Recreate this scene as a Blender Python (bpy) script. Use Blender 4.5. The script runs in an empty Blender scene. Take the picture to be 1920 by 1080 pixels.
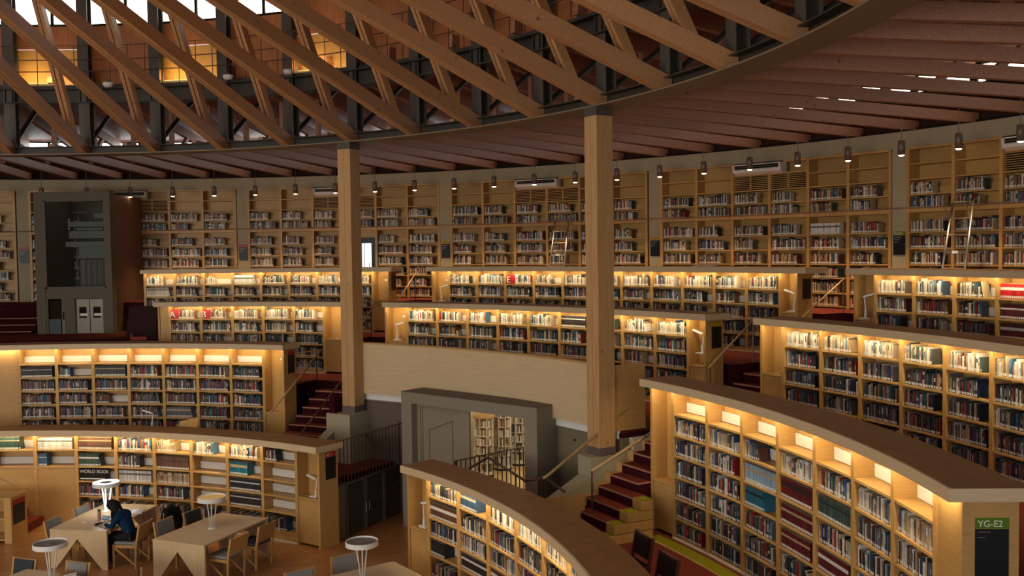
import bpy, bmesh, math, random
import numpy as np
from mathutils import Vector, Matrix
random.seed(7)
rng = random.Random(11)
sc = bpy.context.scene
COL = sc.collection
pi = math.pi
R_ = math.radians

# ------------------------------------------------------------------ camera
EYE = Vector((10.4815, -8.8299, 5.70))
FPX, PITCH, ROLL = 1807.36, R_(2.28699), 0.0134
cam_d = bpy.data.cameras.new('camera')
cam = bpy.data.objects.new('camera', cam_d)
COL.objects.link(cam)
cam_d.sensor_width = 36.0
cam_d.lens = 36.0 * FPX / 1920.0
cam_d.clip_start = 0.1
cam_d.clip_end = 300
_X = Vector((1, 0, 0)); _F = Vector((0, math.cos(PITCH), -math.sin(PITCH))); _D = Vector((0, -math.sin(PITCH), -math.cos(PITCH)))
_r = math.cos(ROLL) * _X + math.sin(ROLL) * _D
_dn = -math.sin(ROLL) * _X + math.cos(ROLL) * _D
_m = Matrix.Identity(4)
for i in range(3):
    _m[i][0] = _r[i]; _m[i][1] = -_dn[i]; _m[i][2] = -_F[i]; _m[i][3] = EYE[i]
cam.matrix_world = _m
sc.camera = cam

def project(p):
    d = Vector(p) - EYE
    z = d.dot(_F)
    if z < 0.3: return None
    return 960 + FPX * d.dot(_r) / z, 540 + FPX * d.dot(_dn) / z, z

# ------------------------------------------------------------------ world, exposure, large lights
w = bpy.data.worlds.new('sky'); sc.world = w; w.use_nodes = True
bg = w.node_tree.nodes['Background']
bg.inputs[0].default_value = (0.80, 0.90, 1.0, 1); bg.inputs[1].default_value = 1.6
sc.view_settings.view_transform = 'Standard'
sc.view_settings.look = 'None'
sc.view_settings.gamma = 1.0
sc.view_settings.use_curve_mapping = False
sc.view_settings.exposure = 0.12
sc.cycles.max_bounces = 6
sc.cycles.diffuse_bounces = 3
sc.cycles.glossy_bounces = 3
sc.cycles.transmission_bounces = 6
sc.cycles.caustics_reflective = False
sc.cycles.caustics_refractive = False
sc.cycles.sample_clamp_indirect = 4.0

def area(name, loc, target, sx, sy, power, col=(1, 1, 1), spread=180):
    l = bpy.data.lights.new(name, 'AREA'); l.shape = 'RECTANGLE'; l.size = sx; l.size_y = sy
    l.energy = power; l.color = col; l.spread = R_(spread)
    o = bpy.data.objects.new(name, l); COL.objects.link(o); o.location = loc
    d = Vector(target) - Vector(loc); o.rotation_euler = d.to_track_quat('-Z', 'Y').to_euler()
    return o
# daylight: round skylight over the hub of the roof, tall windows of the straight wall behind the reader's side
area('skylight_daylight', (0.5, 0.5, 12.3), (3.0, 4.0, 0), 6.0, 6.0, 300, (1.0, 0.96, 0.92))
area('window_daylight', (-7.0, -13.6, 5.1), (8.0, 12.0, 3.2), 15.0, 5.0, 1650, (1.0, 0.90, 0.76))
LED_STRENGTH = 80.0
LED_COL = (1.0, 0.85, 0.50)

# ------------------------------------------------------------------ materials
def srgb(r, g, b):
    f = lambda c: (c / 255 / 12.92) if c / 255 <= 0.04045 else ((c / 255 + 0.055) / 1.055) ** 2.4
    return (f(r), f(g), f(b), 1)
ORD0 = ['first', 'second', 'third', 'fourth', 'fifth', 'sixth', 'seventh', 'eighth', 'ninth', 'tenth', 'eleventh', 'twelfth', 'thirteenth', 'fourteenth', 'fifteenth', 'sixteenth', 'seventeenth', 'eighteenth']
def beyond(t, vis, alls):
    lo, hi = min(vis), max(vis)
    if t < lo: return '%s beyond the right frame edge' % ORD0[sum(1 for q in alls if t <= q < lo) - 1]
    return '%s beyond the left frame edge' % ORD0[sum(1 for q in alls if hi < q <= t) - 1]
MATS = {}
def node_mat(name, rough=0.5, metallic=0.0, spec=0.5):
    m = bpy.data.materials.new(name); m.use_nodes = True
    b = m.node_tree.nodes['Principled BSDF']
    b.inputs['Roughness'].default_value = rough
    b.inputs['Metallic'].default_value = metallic
    b.inputs['Specular IOR Level'].default_value = spec
    MATS[name] = m
    return m, m.node_tree.nodes, m.node_tree.links, b
def plain(name, col, rough=0.5, metallic=0.0, spec=0.5, noise=0.08, scale=8.0):
    m, n, l, b = node_mat(name, rough, metallic, spec)
    tc = n.new('ShaderNodeTexCoord'); nz = n.new('ShaderNodeTexNoise'); nz.inputs['Scale'].default_value = scale
    nz.inputs['Detail'].default_value = 4
    l.new(tc.outputs['Object'], nz.inputs['Vector'])
    mx = n.new('ShaderNodeMix'); mx.data_type = 'RGBA'
    c = Vector(col[:3])
    mx.inputs['A'].default_value = (*(c * (1 - noise)), 1); mx.inputs['B'].default_value = (*(c * (1 + noise)), 1)
    l.new(nz.outputs['Fac'], mx.inputs['Factor']); l.new(mx.outputs['Result'], b.inputs['Base Color'])
    return m
def wood(name, ca, cb, stretch=(1, 1, 12), scale=6.0, rough=0.45, knots=0.0, var=0.12, bump=0.0, spec=0.4):
    """grain = noise squeezed along the board, knots = sparse dark spots, each board a little lighter or darker"""
    m, n, l, b = node_mat(name, rough, 0, spec)
    tc = n.new('ShaderNodeTexCoord'); mp = n.new('ShaderNodeMapping'); oi = n.new('ShaderNodeObjectInfo')
    mp.inputs['Scale'].default_value = stretch
    l.new(tc.outputs['Object'], mp.inputs['Vector'])
    add = n.new('ShaderNodeVectorMath'); add.operation = 'ADD'
    mul = n.new('ShaderNodeMath'); mul.operation = 'MULTIPLY'; mul.inputs[1].default_value = 37.0
    l.new(oi.outputs['Random'], mul.inputs[0]); l.new(mp.outputs['Vector'], add.inputs[0]); l.new(mul.outputs[0], add.inputs[1])
    nz = n.new('ShaderNodeTexNoise'); nz.inputs['Scale'].default_value = scale; nz.inputs['Detail'].default_value = 6
    nz.inputs['Roughness'].default_value = 0.6
    l.new(add.outputs[0], nz.inputs['Vector'])
    cr = n.new('ShaderNodeValToRGB')
    cr.color_ramp.elements[0].position = 0.3; cr.color_ramp.elements[0].color = ca
    cr.color_ramp.elements[1].position = 0.7; cr.color_ramp.elements[1].color = cb
    l.new(nz.outputs['Fac'], cr.inputs['Fac'])
    out = cr.outputs['Color']
    if knots:
        vo = n.new('ShaderNodeTexVoronoi'); vo.inputs['Scale'].default_value = 2.2
        mp2 = n.new('ShaderNodeVectorMath'); mp2.operation = 'ADD'
        l.new(tc.outputs['Object'], mp2.inputs[0]); l.new(mul.outputs[0], mp2.inputs[1])
        l.new(mp2.outputs[0], vo.inputs['Vector'])
        rp = n.new('ShaderNodeValToRGB'); rp.color_ramp.elements[0].position = 0.045; rp.color_ramp.elements[1].position = 0.085
        rp.color_ramp.elements[0].color = (1 - knots,) * 3 + (1,); rp.color_ramp.elements[1].color = (1, 1, 1, 1)
        l.new(vo.outputs['Distance'], rp.inputs['Fac'])
        mk = n.new('ShaderNodeMix'); mk.data_type = 'RGBA'; mk.blend_type = 'MULTIPLY'; mk.inputs['Factor'].default_value = 1
        l.new(out, mk.inputs['A']); l.new(rp.outputs['Color'], mk.inputs['B']); out = mk.outputs['Result']
    hs = n.new('ShaderNodeHueSaturation')
    mr = n.new('ShaderNodeMapRange'); mr.inputs['To Min'].default_value = 1 - var; mr.inputs['To Max'].default_value = 1 + var
    l.new(oi.outputs['Random'], mr.inputs['Value']); l.new(mr.outputs['Result'], hs.inputs['Value'])
    l.new(out, hs.inputs['Color']); l.new(hs.outputs['Color'], b.inputs['Base Color'])
    if bump:
        bp = n.new('ShaderNodeBump'); bp.inputs['Strength'].default_value = bump; bp.inputs['Distance'].default_value = 0.01
        l.new(nz.outputs['Fac'], bp.inputs['Height']); l.new(bp.outputs['Normal'], b.inputs['Normal'])
    return m
def planks(name, ca, cb, size, rot=0.0, rough=0.4, length=1.8, radial=False):
    m, n, l, b = node_mat(name, rough)
    tc = n.new('ShaderNodeTexCoord'); mp = n.new('ShaderNodeMapping'); mp.inputs['Rotation'].default_value = (0, 0, rot)
    l.new(tc.outputs['Object'], mp.inputs['Vector'])
    br = n.new('ShaderNodeTexBrick'); br.inputs['Scale'].default_value = 1.0
    br.inputs['Brick Width'].default_value = length; br.inputs['Row Height'].default_value = size
    br.inputs['Mortar Size'].default_value = 0.004; br.inputs['Color1'].default_value = ca; br.inputs['Color2'].default_value = cb
    br.inputs['Mortar'].default_value = (ca[0] * .3, ca[1] * .3, ca[2] * .3, 1)
    l.new(mp.outputs['Vector'], br.inputs['Vector'])
    nz = n.new('ShaderNodeTexNoise'); nz.inputs['Scale'].default_value = 5.0; nz.inputs['Detail'].default_value = 5
    mp3 = n.new('ShaderNodeMapping'); mp3.inputs['Scale'].default_value = (1, 9, 1); l.new(mp.outputs['Vector'], mp3.inputs['Vector'])
    l.new(mp3.outputs['Vector'], nz.inputs['Vector'])
    mx = n.new('ShaderNodeMix'); mx.data_type = 'RGBA'; mx.blend_type = 'OVERLAY'; mx.inputs['Factor'].default_value = 0.35
    l.new(br.outputs['Color'], mx.inputs['A']); l.new(nz.outputs['Fac'], mx.inputs['B'])
    l.new(mx.outputs['Result'], b.inputs['Base Color'])
    return m
def emit(name, col, strength):
    m = bpy.data.materials.new(name); m.use_nodes = True; n = m.node_tree.nodes; l = m.node_tree.links
    n.remove(n['Principled BSDF']); e = n.new('ShaderNodeEmission')
    e.inputs[0].default_value = (*col[:3], 1); e.inputs[1].default_value = strength
    l.new(e.outputs[0], n['Material Output'].inputs['Surface']); MATS[name] = m; return m
def attr_mat(name, rough=0.5):
    m, n, l, b = node_mat(name, rough)
    a = n.new('ShaderNodeAttribute'); a.attribute_name = 'Col'
    l.new(a.outputs['Color'], b.inputs['Base Color']); return m

M_PLY = wood('birch_ply', (0.45, 0.245, 0.073, 1), (0.55, 0.32, 0.105, 1), (1.5, 1.5, 14), 4.0, 0.42)
M_PLYH = wood('ply_board', (0.47, 0.26, 0.080, 1), (0.57, 0.335, 0.112, 1), (14, 1.5, 1.5), 3.0, 0.42)
M_TOP = wood('counter_wood', (0.25, 0.108, 0.028, 1), (0.32, 0.148, 0.040, 1), (0.8, 0.8, 3), 5.0, 0.5, var=0.03, spec=0.12)
M_FASCIA = wood('counter_edge', (0.56, 0.41, 0.235, 1), (0.66, 0.50, 0.30, 1), (1.2, 1.2, 26), 3.0, 0.4, var=0.04)
M_CEDAR = wood('cedar_beam', (0.42, 0.20, 0.080, 1), (0.52, 0.27, 0.115, 1), (0.7, 9, 9), 3.0, 0.5, knots=0.55, var=0.14)
M_CEDARO = wood('cedar_joist', (0.34, 0.15, 0.085, 1), (0.46, 0.22, 0.13, 1), (0.7, 9, 9), 3.0, 0.5, knots=0.55, var=0.12)
M_COLUMN = wood('cedar_column', (0.44, 0.245, 0.095, 1), (0.56, 0.335, 0.145, 1), (9, 9, 0.6), 2.5, 0.45, knots=0.4, var=0.05)
M_ROOF = planks('roof_boards', (0.20, 0.055, 0.028, 1), (0.27, 0.08, 0.04, 1), 0.12, 0.6, 0.6, 3.0)
M_PANEL = wood('clerestory_ply', (0.34, 0.115, 0.035, 1), (0.46, 0.175, 0.055, 1), (6, 6, 1), 2.5, 0.5, var=0.1)
M_FLOOR = planks('oak_floor', (0.36, 0.145, 0.042, 1), (0.48, 0.21, 0.065, 1), 0.09, R_(-8), 0.30, 1.6)
M_STEEL = plain('painted_steel', (0.045, 0.034, 0.024), 0.5, 0.0, 0.4, 0.12, 3)
M_STEELP = plain('post_steel', (0.078, 0.066, 0.049), 0.45, 0.0, 0.4, 0.12, 3)
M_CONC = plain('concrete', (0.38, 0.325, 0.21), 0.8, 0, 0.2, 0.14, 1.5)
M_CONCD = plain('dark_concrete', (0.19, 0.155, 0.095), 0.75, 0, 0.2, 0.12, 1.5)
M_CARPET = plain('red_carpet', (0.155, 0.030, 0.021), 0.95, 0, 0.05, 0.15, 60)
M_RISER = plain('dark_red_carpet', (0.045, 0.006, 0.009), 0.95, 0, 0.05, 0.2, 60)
M_OLIVE = plain('olive_carpet', (0.22, 0.20, 0.012), 0.9, 0, 0.05, 0.12, 60)
M_WHITE = plain('white_board', (0.66, 0.60, 0.52), 0.6, 0, 0.3, 0.05, 3)
M_LAMPW = plain('white_paint', (0.78, 0.77, 0.72), 0.35, 0, 0.5, 0.02, 3)
M_GREYP = plain('grey_paint', (0.25, 0.205, 0.145), 0.55, 0, 0.35, 0.06, 1.2)
M_GREYD = plain('dark_grey_paint', (0.13, 0.10, 0.075), 0.6, 0, 0.35, 0.1, 1.2)
M_BLACK = plain('black_sign', (0.006, 0.006, 0.006), 0.4, 0, 0.4, 0.0, 3)
M_DARK = plain('dark_void', (0.02, 0.014, 0.01), 0.8, 0, 0.1, 0.1, 3)
M_BRONZE = plain('lamp_bronze', (0.16, 0.12, 0.09), 0.45, 0.3, 0.5, 0.08, 6)
M_ALU = plain('brushed_metal', (0.55, 0.50, 0.42), 0.3, 0.9, 0.5, 0.05, 10)
M_RAIL = wood('rail_wood', (0.42, 0.25, 0.11, 1), (0.52, 0.33, 0.15, 1), (3, 3, 3), 3, 0.35)
M_RAILM = plain('brown_metal', (0.10, 0.055, 0.035), 0.4, 0.4, 0.5, 0.1, 8)
M_FABRIC = plain('grey_fabric', (0.26, 0.25, 0.235), 0.9, 0, 0.1, 0.15, 40)
M_FABRICD = plain('dark_grey_fabric', (0.045, 0.05, 0.058), 0.9, 0, 0.1, 0.15, 40)
M_LEATHER = plain('dark_brown_leather', (0.028, 0.009, 0.006), 0.7, 0, 0.2, 0.15, 8)
M_GLASS = None
M_LED = emit('led_strip', LED_COL, LED_STRENGTH)
M_SPOT = emit('pendant_glow', (1.0, 0.72, 0.36), 14.0)
M_WIN = emit('bright_sky_pane', (0.93, 1.0, 0.98), 5.5)
M_WINW = emit('sunlit_pane', (1.0, 0.93, 0.78), 5.5)
M_RING = emit('lamp_ring_light', (1.0, 0.98, 0.92), 7.0)
M_BOOK = attr_mat('book_cloth', 0.5)
M_GREEN = plain('green_sign', (0.09, 0.17, 0.002), 0.4, 0, 0.4, 0.03, 3)
M_YELL = plain('ochre_sign', (0.42, 0.24, 0.01), 0.4, 0, 0.4, 0.03, 3)
M_REDS = plain('red_sign', (0.35, 0.015, 0.015), 0.4, 0, 0.4, 0.03, 3)
M_TXT = plain('sign_lettering', (0.75, 0.74, 0.68), 0.5, 0, 0.3, 0.0, 3)

# ------------------------------------------------------------------ mesh helpers
class MB:
    def __init__(s): s.v = []; s.f = []; s.c = []; s.mi = []
    def quadbox(s, P, mi=0, col=None):
        """P: 8 corners, bottom ring 0-3 (ccw from above) then top ring 4-7"""
        k = len(s.v); s.v += [tuple(p) for p in P]
        F = [(3, 2, 1, 0), (4, 5, 6, 7), (0, 1, 5, 4), (1, 2, 6, 5), (2, 3, 7, 6), (3, 0, 4, 7)]
        s.f += [tuple(k + i for i in f) for f in F]; s.mi += [mi] * 6; s.c += [col] * 6
    def box(s, c, d, rz=0.0, mi=0, M=None):
        x, y, z = [q / 2 for q in d]; ca, sa = math.cos(rz), math.sin(rz)
        P = []
        for zz in (-z, z):
            for (a, b) in ((-x, -y), (x, -y), (x, y), (-x, y)):
                p = Vector((c[0] + a * ca - b * sa, c[1] + a * sa + b * ca, c[2] + zz))
                P.append(M @ p if M else p)
        s.quadbox(P, mi)
    def span(s, x0, x1, y0, y1, z0, z1, mi=0):
        s.box(((x0 + x1) / 2, (y0 + y1) / 2, (z0 + z1) / 2), (abs(x1 - x0), abs(y1 - y0), abs(z1 - z0)), 0, mi)
    def beam(s, a, b, wd, ht, up=(0, 0, 1), mi=0):
        a = Vector(a); b = Vector(b); d = (b - a).normalized(); u = Vector(up)
        sd = d.cross(u); sd = sd.normalized() if sd.length > 1e-5 else Vector((1, 0, 0))
        uu = sd.cross(d).normalized(); sd *= wd / 2; uu *= ht / 2
        P = [a - sd - uu, a + sd - uu, b + sd - uu, b - sd - uu, a - sd + uu, a + sd + uu, b + sd + uu, b - sd + uu]
        s.quadbox(P, mi)
    def tube(s, pts, r, seg=8, mi=0, cap=True):
        pts = [Vector(p) for p in pts]; rr = r if isinstance(r, (list, tuple)) else [r] * len(pts)
        k0 = len(s.v); prev = None
        for i, p in enumerate(pts):
            t = (pts[min(i + 1, len(pts) - 1)] - pts[max(i - 1, 0)]).normalized()
            if prev is None:
                u = Vector((0, 0, 1)) if abs(t.z) < 0.9 else Vector((1, 0, 0))
            else: u = prev
            a = t.cross(u).normalized(); b = a.cross(t).normalized(); prev = b
            for j in range(seg):
                an = 2 * pi * j / seg; q = p + (a * math.cos(an) + b * math.sin(an)) * rr[i]; s.v.append(tuple(q))
        for i in range(len(pts) - 1):
            for j in range(seg):
                j2 = (j + 1) % seg
                s.f.append((k0 + i * seg + j, k0 + i * seg + j2, k0 + (i + 1) * seg + j2, k0 + (i + 1) * seg + j)); s.mi.append(mi); s.c.append(None)
        if cap:
            s.f.append(tuple(k0 + j for j in range(seg))[::-1]); s.mi.append(mi); s.c.append(None)
            e = k0 + (len(pts) - 1) * seg
            s.f.append(tuple(e + j for j in range(seg))); s.mi.append(mi); s.c.append(None)
    def lathe(s, prof, seg=24, c=(0, 0, 0), mi=0, M=None):
        k0 = len(s.v); n = len(prof)
        for j in range(seg):
            an = 2 * pi * j / seg
            for (r, z) in prof:
                p = Vector((c[0] + r * math.cos(an), c[1] + r * math.sin(an), c[2] + z))
                s.v.append(tuple(M @ p if M else p))
        for j in range(seg):
            j2 = (j + 1) % seg
            for i in range(n - 1):
                s.f.append((k0 + j * n + i, k0 + j2 * n + i, k0 + j2 * n + i + 1, k0 + j * n + i + 1)); s.mi.append(mi); s.c.append(None)
    def prism(s, poly, z0, z1, mi=0):
        """poly ccw list of (x,y)"""
        k = len(s.v); n = len(poly)
        s.v += [(x, y, z0) for x, y in poly] + [(x, y, z1) for x, y in poly]
        s.f.append(tuple(k + i for i in range(n))[::-1]); s.f.append(tuple(k + n + i for i in range(n)))
        s.mi += [mi, mi]; s.c += [None, None]
        for i in range(n):
            j = (i + 1) % n; s.f.append((k + i, k + j, k + n + j, k + n + i)); s.mi.append(mi); s.c.append(None)
    def sector(s, t0, t1, r0, r1, z0, z1, mi=0, mi_front=None, step=1.5):
        """annular block between angles (deg) and radii; z0,z1 may be (inner, outer) pairs"""
        za = z0 if isinstance(z0, tuple) else (z0, z0); zb = z1 if isinstance(z1, tuple) else (z1, z1)
        n = max(1, int(math.ceil(abs(t1 - t0) / step))); k = len(s.v)
        for i in range(n + 1):
            a = R_(t0 + (t1 - t0) * i / n); c, q = math.cos(a), math.sin(a)
            s.v += [(r0 * c, r0 * q, za[0]), (r1 * c, r1 * q, za[1]), (r1 * c, r1 * q, zb[1]), (r0 * c, r0 * q, zb[0])]
        fr = mi if mi_front is None else mi_front
        def F(f, m): s.f.append(f if t1 > t0 else f[::-1]); s.mi.append(m); s.c.append(None)
        for i in range(n):
            a = k + 4 * i; b = a + 4
            F((a, b, b + 1, a + 1), mi); F((a + 1, b + 1, b + 2, a + 2), mi)
            F((a + 2, b + 2, b + 3, a + 3), mi); F((a + 3, b + 3, b, a), fr)
        F((k, k + 1, k + 2, k + 3), fr); e = k + 4 * n; F((e + 3, e + 2, e + 1, e), fr)
    def mesh(s, name, mats, smooth=False):
        me = bpy.data.meshes.new(name); me.from_pydata([tuple(v) for v in s.v], [], s.f)
        for m in (mats if isinstance(mats, (list, tuple)) else [mats]): me.materials.append(m)
        if any(s.mi): me.polygons.foreach_set('material_index', s.mi)
        if smooth: me.polygons.foreach_set('use_smooth', [True] * len(s.f))
        me.update(); return me
def link(name, me, parent=None, loc=(0, 0, 0), rz=0.0, **kw):
    o = bpy.data.objects.new(name, me); COL.objects.link(o)
    if parent: o.parent = parent
    o.location = loc; o.rotation_euler = (0, 0, rz)
    for k, v in kw.items(): o[k] = v
    return o
def build(mb, name, mats, parent=None, loc=(0, 0, 0), rz=0.0, smooth=False, **kw):
    return link(name, mb.mesh(name, mats, smooth), parent, loc, rz, **kw)
def thing(name, label, cat, loc=(0, 0, 0), rz=0.0, group=None):
    o = bpy.data.objects.new(name, None); COL.objects.link(o); o.location = loc; o.rotation_euler = (0, 0, rz)
    o['label'] = label; o['category'] = cat
    if group: o['group'] = group
    o.empty_display_size = 0.1
    return o
def dup(root, loc, rz, label=None, group=None):
    r = root.copy(); COL.objects.link(r); r.location = loc; r.rotation_euler = (0, 0, rz)
    if label: r['label'] = label
    if group: r['group'] = group
    for ch in list(root.children):
        c = ch.copy(); COL.objects.link(c); c.parent = r
        for g in list(ch.children):
            d = g.copy(); COL.objects.link(d); d.parent = c
    return r
def struct(mb, name, mats, parent=None, **kw):
    o = build(mb, name, mats, parent, **kw)
    if parent is None: o['kind'] = 'structure'
    return o
def smooth_obj(o, angle=40):
    for p in o.data.polygons: p.use_smooth = True
    try: o.data.set_sharp_from_angle(angle=R_(angle))
    except Exception: pass
def pol(R, t, z=0.0): return Vector((R * math.cos(R_(t)), R * math.sin(R_(t)), z))
def rzt(t): return R_(t - 90)      # local x = to the right along the ring, local y = outward
def text_mesh(s, size, mat, parent, loc, rot, ext=0.0015, name='lettering', align='LEFT'):
    cu = bpy.data.curves.new('text', 'FONT'); cu.body = s; cu.size = size; cu.extrude = ext; cu.align_x = align
    to = bpy.data.objects.new('text', cu); COL.objects.link(to)
    dg = bpy.context.evaluated_depsgraph_get(); dg.update()
    me = bpy.data.meshes.new_from_object(to.evaluated_get(dg)); bpy.data.objects.remove(to)
    me.name = name; me.materials.clear(); me.materials.append(mat)
    o = bpy.data.objects.new(name, me); COL.objects.link(o)
    if parent: o.parent = parent
    o.location = loc; o.rotation_euler = rot
    return o

# ------------------------------------------------------------------ ring dimensions
RD, RC, RB, RA = 11.461, 14.265, 17.163, 19.875
ZT = {'D': 2.0, 'C': 3.57, 'B': 4.40, 'A': 5.24}
ZF = {'D': 0.0, 'C': 1.10, 'B': 2.51, 'A': 3.37}
F1, F2, F3, F4 = 1.10, 2.51, 3.37, 4.24
RW = 22.32      # front of wall shelves
T_LO, T_HI = -24.0, 122.0
exec_order = []

# ------------------------------------------------------------------ structure: floors
mb = MB(); mb.prism([(-16, -14.6), (26, -14.6), (26, 26), (-16, 26)], -0.3, 0.0); struct(mb, 'floor', M_FLOOR)
def tier(name, t0, t1, r0, r1, z, mat=M_CARPET, nose=True, zb=None):
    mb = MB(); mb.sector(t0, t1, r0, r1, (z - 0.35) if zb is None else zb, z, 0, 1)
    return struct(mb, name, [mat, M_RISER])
tier('floor', 57.0, T_HI, 12.12, 15.0, F1, zb=0.0)
tier('floor', T_LO, 31.9, 12.12, 15.0, F1, zb=0.0)
tier('floor', 31.9, 40.2, 12.12, 13.7, F1, zb=0.0)
# tier two is cut by the two stairs
tier('floor', 69.8, T_HI, 15.0, 17.95, F2, zb=0)
tier('floor', 62.0, 69.8, 16.1, 17.95, F2, zb=1.0)
tier('floor', 31.8, 62.0, 14.5, 17.95, F2, zb=2.43)
tier('floor', 26.8, 31.8, 15.55, 17.95, F2, zb=1.0)
tier('floor', T_LO, 26.8, 15.0, 17.95, F2, zb=0)
for (ra, rs, rb, z) in ((17.95, 18.62, 20.66, F3), (20.66, 21.28, 22.4, F4)):
    tier('floor', 69.2, T_HI, ra, rb, z)
    tier('floor', 65.6, 69.2, rs, rb, z)
    tier('floor', 34.2, 65.6, ra, rb, z)
    tier('floor', 30.4, 34.2, rs, rb, z)
    tier('floor', T_LO, 30.4, ra, rb, z)
mb = MB(); mb.sector(T_LO, 26.7, 14.06, 14.30, F1, F1 + 0.012)
struct(mb, 'trim_1', M_OLIVE)
mb = MB(); mb.sector(T_LO, 26.7, 14.03, 14.06, F1, F1 + 0.014)
struct(mb, 'trim_2', M_PLY)
# ------------------------------------------------------------------ structure: outer wall, roof, windows
mb = MB(); mb.sector(T_LO, T_HI, 22.75, 23.0, 0, 8.11, 0, None, 1.0)
struct(mb, 'wall_back', M_CONC)
mb = MB(); mb.sector(T_LO, T_HI, 22.34, 22.76, 7.765, 8.11, 0, None, 0.8)
struct(mb, 'trim_3', M_CONC)
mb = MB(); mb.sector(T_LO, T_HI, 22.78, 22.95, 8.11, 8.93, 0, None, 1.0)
struct(mb, 'wall_back_upper', plain('recess_shade_board', (0.05, 0.02, 0.01), 0.8, 0, 0.1))  # shade of the recess between the joist ends put into the dark colour
mb = MB(); mb.sector(T_LO, T_HI, 22.6, 22.95, 8.11, 8.2, 0, None, 1.0)
struct(mb, 'trim_4', M_DARK)
# clerestory ribbon above the outer wall: panes between mullions
wn = 0
t = T_LO
while t < T_HI - 1:
    a, b = t + 0.12, t + 3.4
    wn += 1
    fr = MB()
    r = 22.8
    for tt in (a, (a + b) / 2, b):
        fr.box(pol(r, tt, 9.14), (0.07, 0.08, 0.42), rzt(tt))
    fr.beam(pol(r, a, 9.345), pol(r, b, 9.345), 0.08, 0.05); fr.beam(pol(r, a, 8.945), pol(r, b, 8.945), 0.08, 0.05)
    w_ = struct(fr, 'window_%d' % wn, M_DARK)
    for (p, q) in ((a, (a + b) / 2), ((a + b) / 2, b)):
        g = MB(); g.beam(pol(r + 0.03, p + .05, 9.145), pol(r + 0.03, q - .05, 9.145), 0.01, 0.38)
        build(g, 'pane', M_WINW if -24 < t < 46 else M_WIN, w_)
    t += 3.522
mb = MB(); mb.sector(T_LO, T_HI, 14.72, 23.2, (10.13, 9.36), (10.23, 9.46), 0, None, 1.76)
struct(mb, 'ceiling_outer', M_ROOF)
mb = MB(); mb.sector(-180, 180, 3.2, 14.9, (15.6, 11.95), (15.75, 12.1), 0, None, 3.6)
struct(mb, 'ceiling_dome', M_ROOF)
mb = MB(); mb.sector(-180, 180, 0.0, 3.3, 15.7, 15.8, 0, None, 6)
struct(mb, 'ceiling_hub', M_ROOF)
# outer roof and walls of the part behind the camera
mb = MB(); mb.prism([(-24, -15.0), (26, -15.0), (26, -9.0), (-24, -9.0)], 9.46, 9.56); struct(mb, 'ceiling_rear', M_ROOF)
mb = MB(); mb.span(-24, 26, -15.0, -14.8, 0, 2.4); mb.span(-24, 26, -15.0, -14.8, 7.8, 12)
for x in (-24, -14, -9.5, 15.5, 25.8): mb.span(x, x + (10 if x < -20 else 0.4), -15.0, -14.8, 2.4, 7.8)
struct(mb, 'wall_front', M_CONC)
mb = MB(); mb.prism([pol(23, T_LO)[:2], (26.2, -14.8), (26.0, -14.8), pol(22.8, T_LO)[:2]][::-1], 0, 9.5)
struct(mb, 'wall_right', M_CONC)
mb = MB(); mb.prism([pol(23, T_HI)[:2], (-23.9, -14.8), (-23.7, -14.8), pol(22.8, T_HI)[:2]], 0, 9.5)
struct(mb, 'wall_left', M_CONC)
mb = MB(); mb.sector(T_HI, 260, 14.5, 24.5, (10.0, 9.4), (10.1, 9.5), 0, None, 8); mb.sector(T_LO, -60, 14.5, 24.5, (10.0, 9.4), (10.1, 9.5), 0, None, 8)
struct(mb, 'ceiling_side', M_ROOF)

# ------------------------------------------------------------------ ring truss
T0, DT = 25.0, 7.044
post_t = [T0 + DT * k for k in range(-5, 12)]
def arc_mb(t0, t1, r0, r1, z0, z1, step=1.76):
    m = MB(); m.sector(t0, t1, r0, r1, z0, z1, 0, None, step); return m
ring = thing('ring_girder', 'dark steel ring girder on two timber columns under the roof', 'girder', (0, 0, 8.08))
def rb(name, r0, r1, z0, z1, mat=M_STEEL):
    m = MB(); m.sector(-62, 128, r0, r1, z0 - 8.08, z1 - 8.08, 0, None, 1.76); return build(m, name, mat, ring)
M_FLANGE = plain('ring_flange', (0.20, 0.145, 0.085), 0.5, 0.0, 0.4, 0.1, 3)
rb('bottom_flange', 14.02, 14.56, 8.08, 8.105, M_FLANGE)
rb('web', 14.27, 14.30, 8.105, 8.26)
rb('top_flange', 14.10, 14.48, 8.26, 8.28)
upper = thing('upper_ring_girder', 'dark steel upper ring girder between the steel posts', 'girder', (0, 0, 9.30))
for nm, r0, r1, z0, z1 in (('bottom_flange', 14.1, 14.5, 9.30, 9.325), ('web', 14.28, 14.32, 9.325, 9.62), ('top_flange', 14.1, 14.5, 9.62, 9.645)):
    m = MB(); m.sector(-62, 128, r0, r1, z0 - 9.3, z1 - 9.3, 0, None, 1.76); build(m, nm, M_STEEL, upper)
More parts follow.
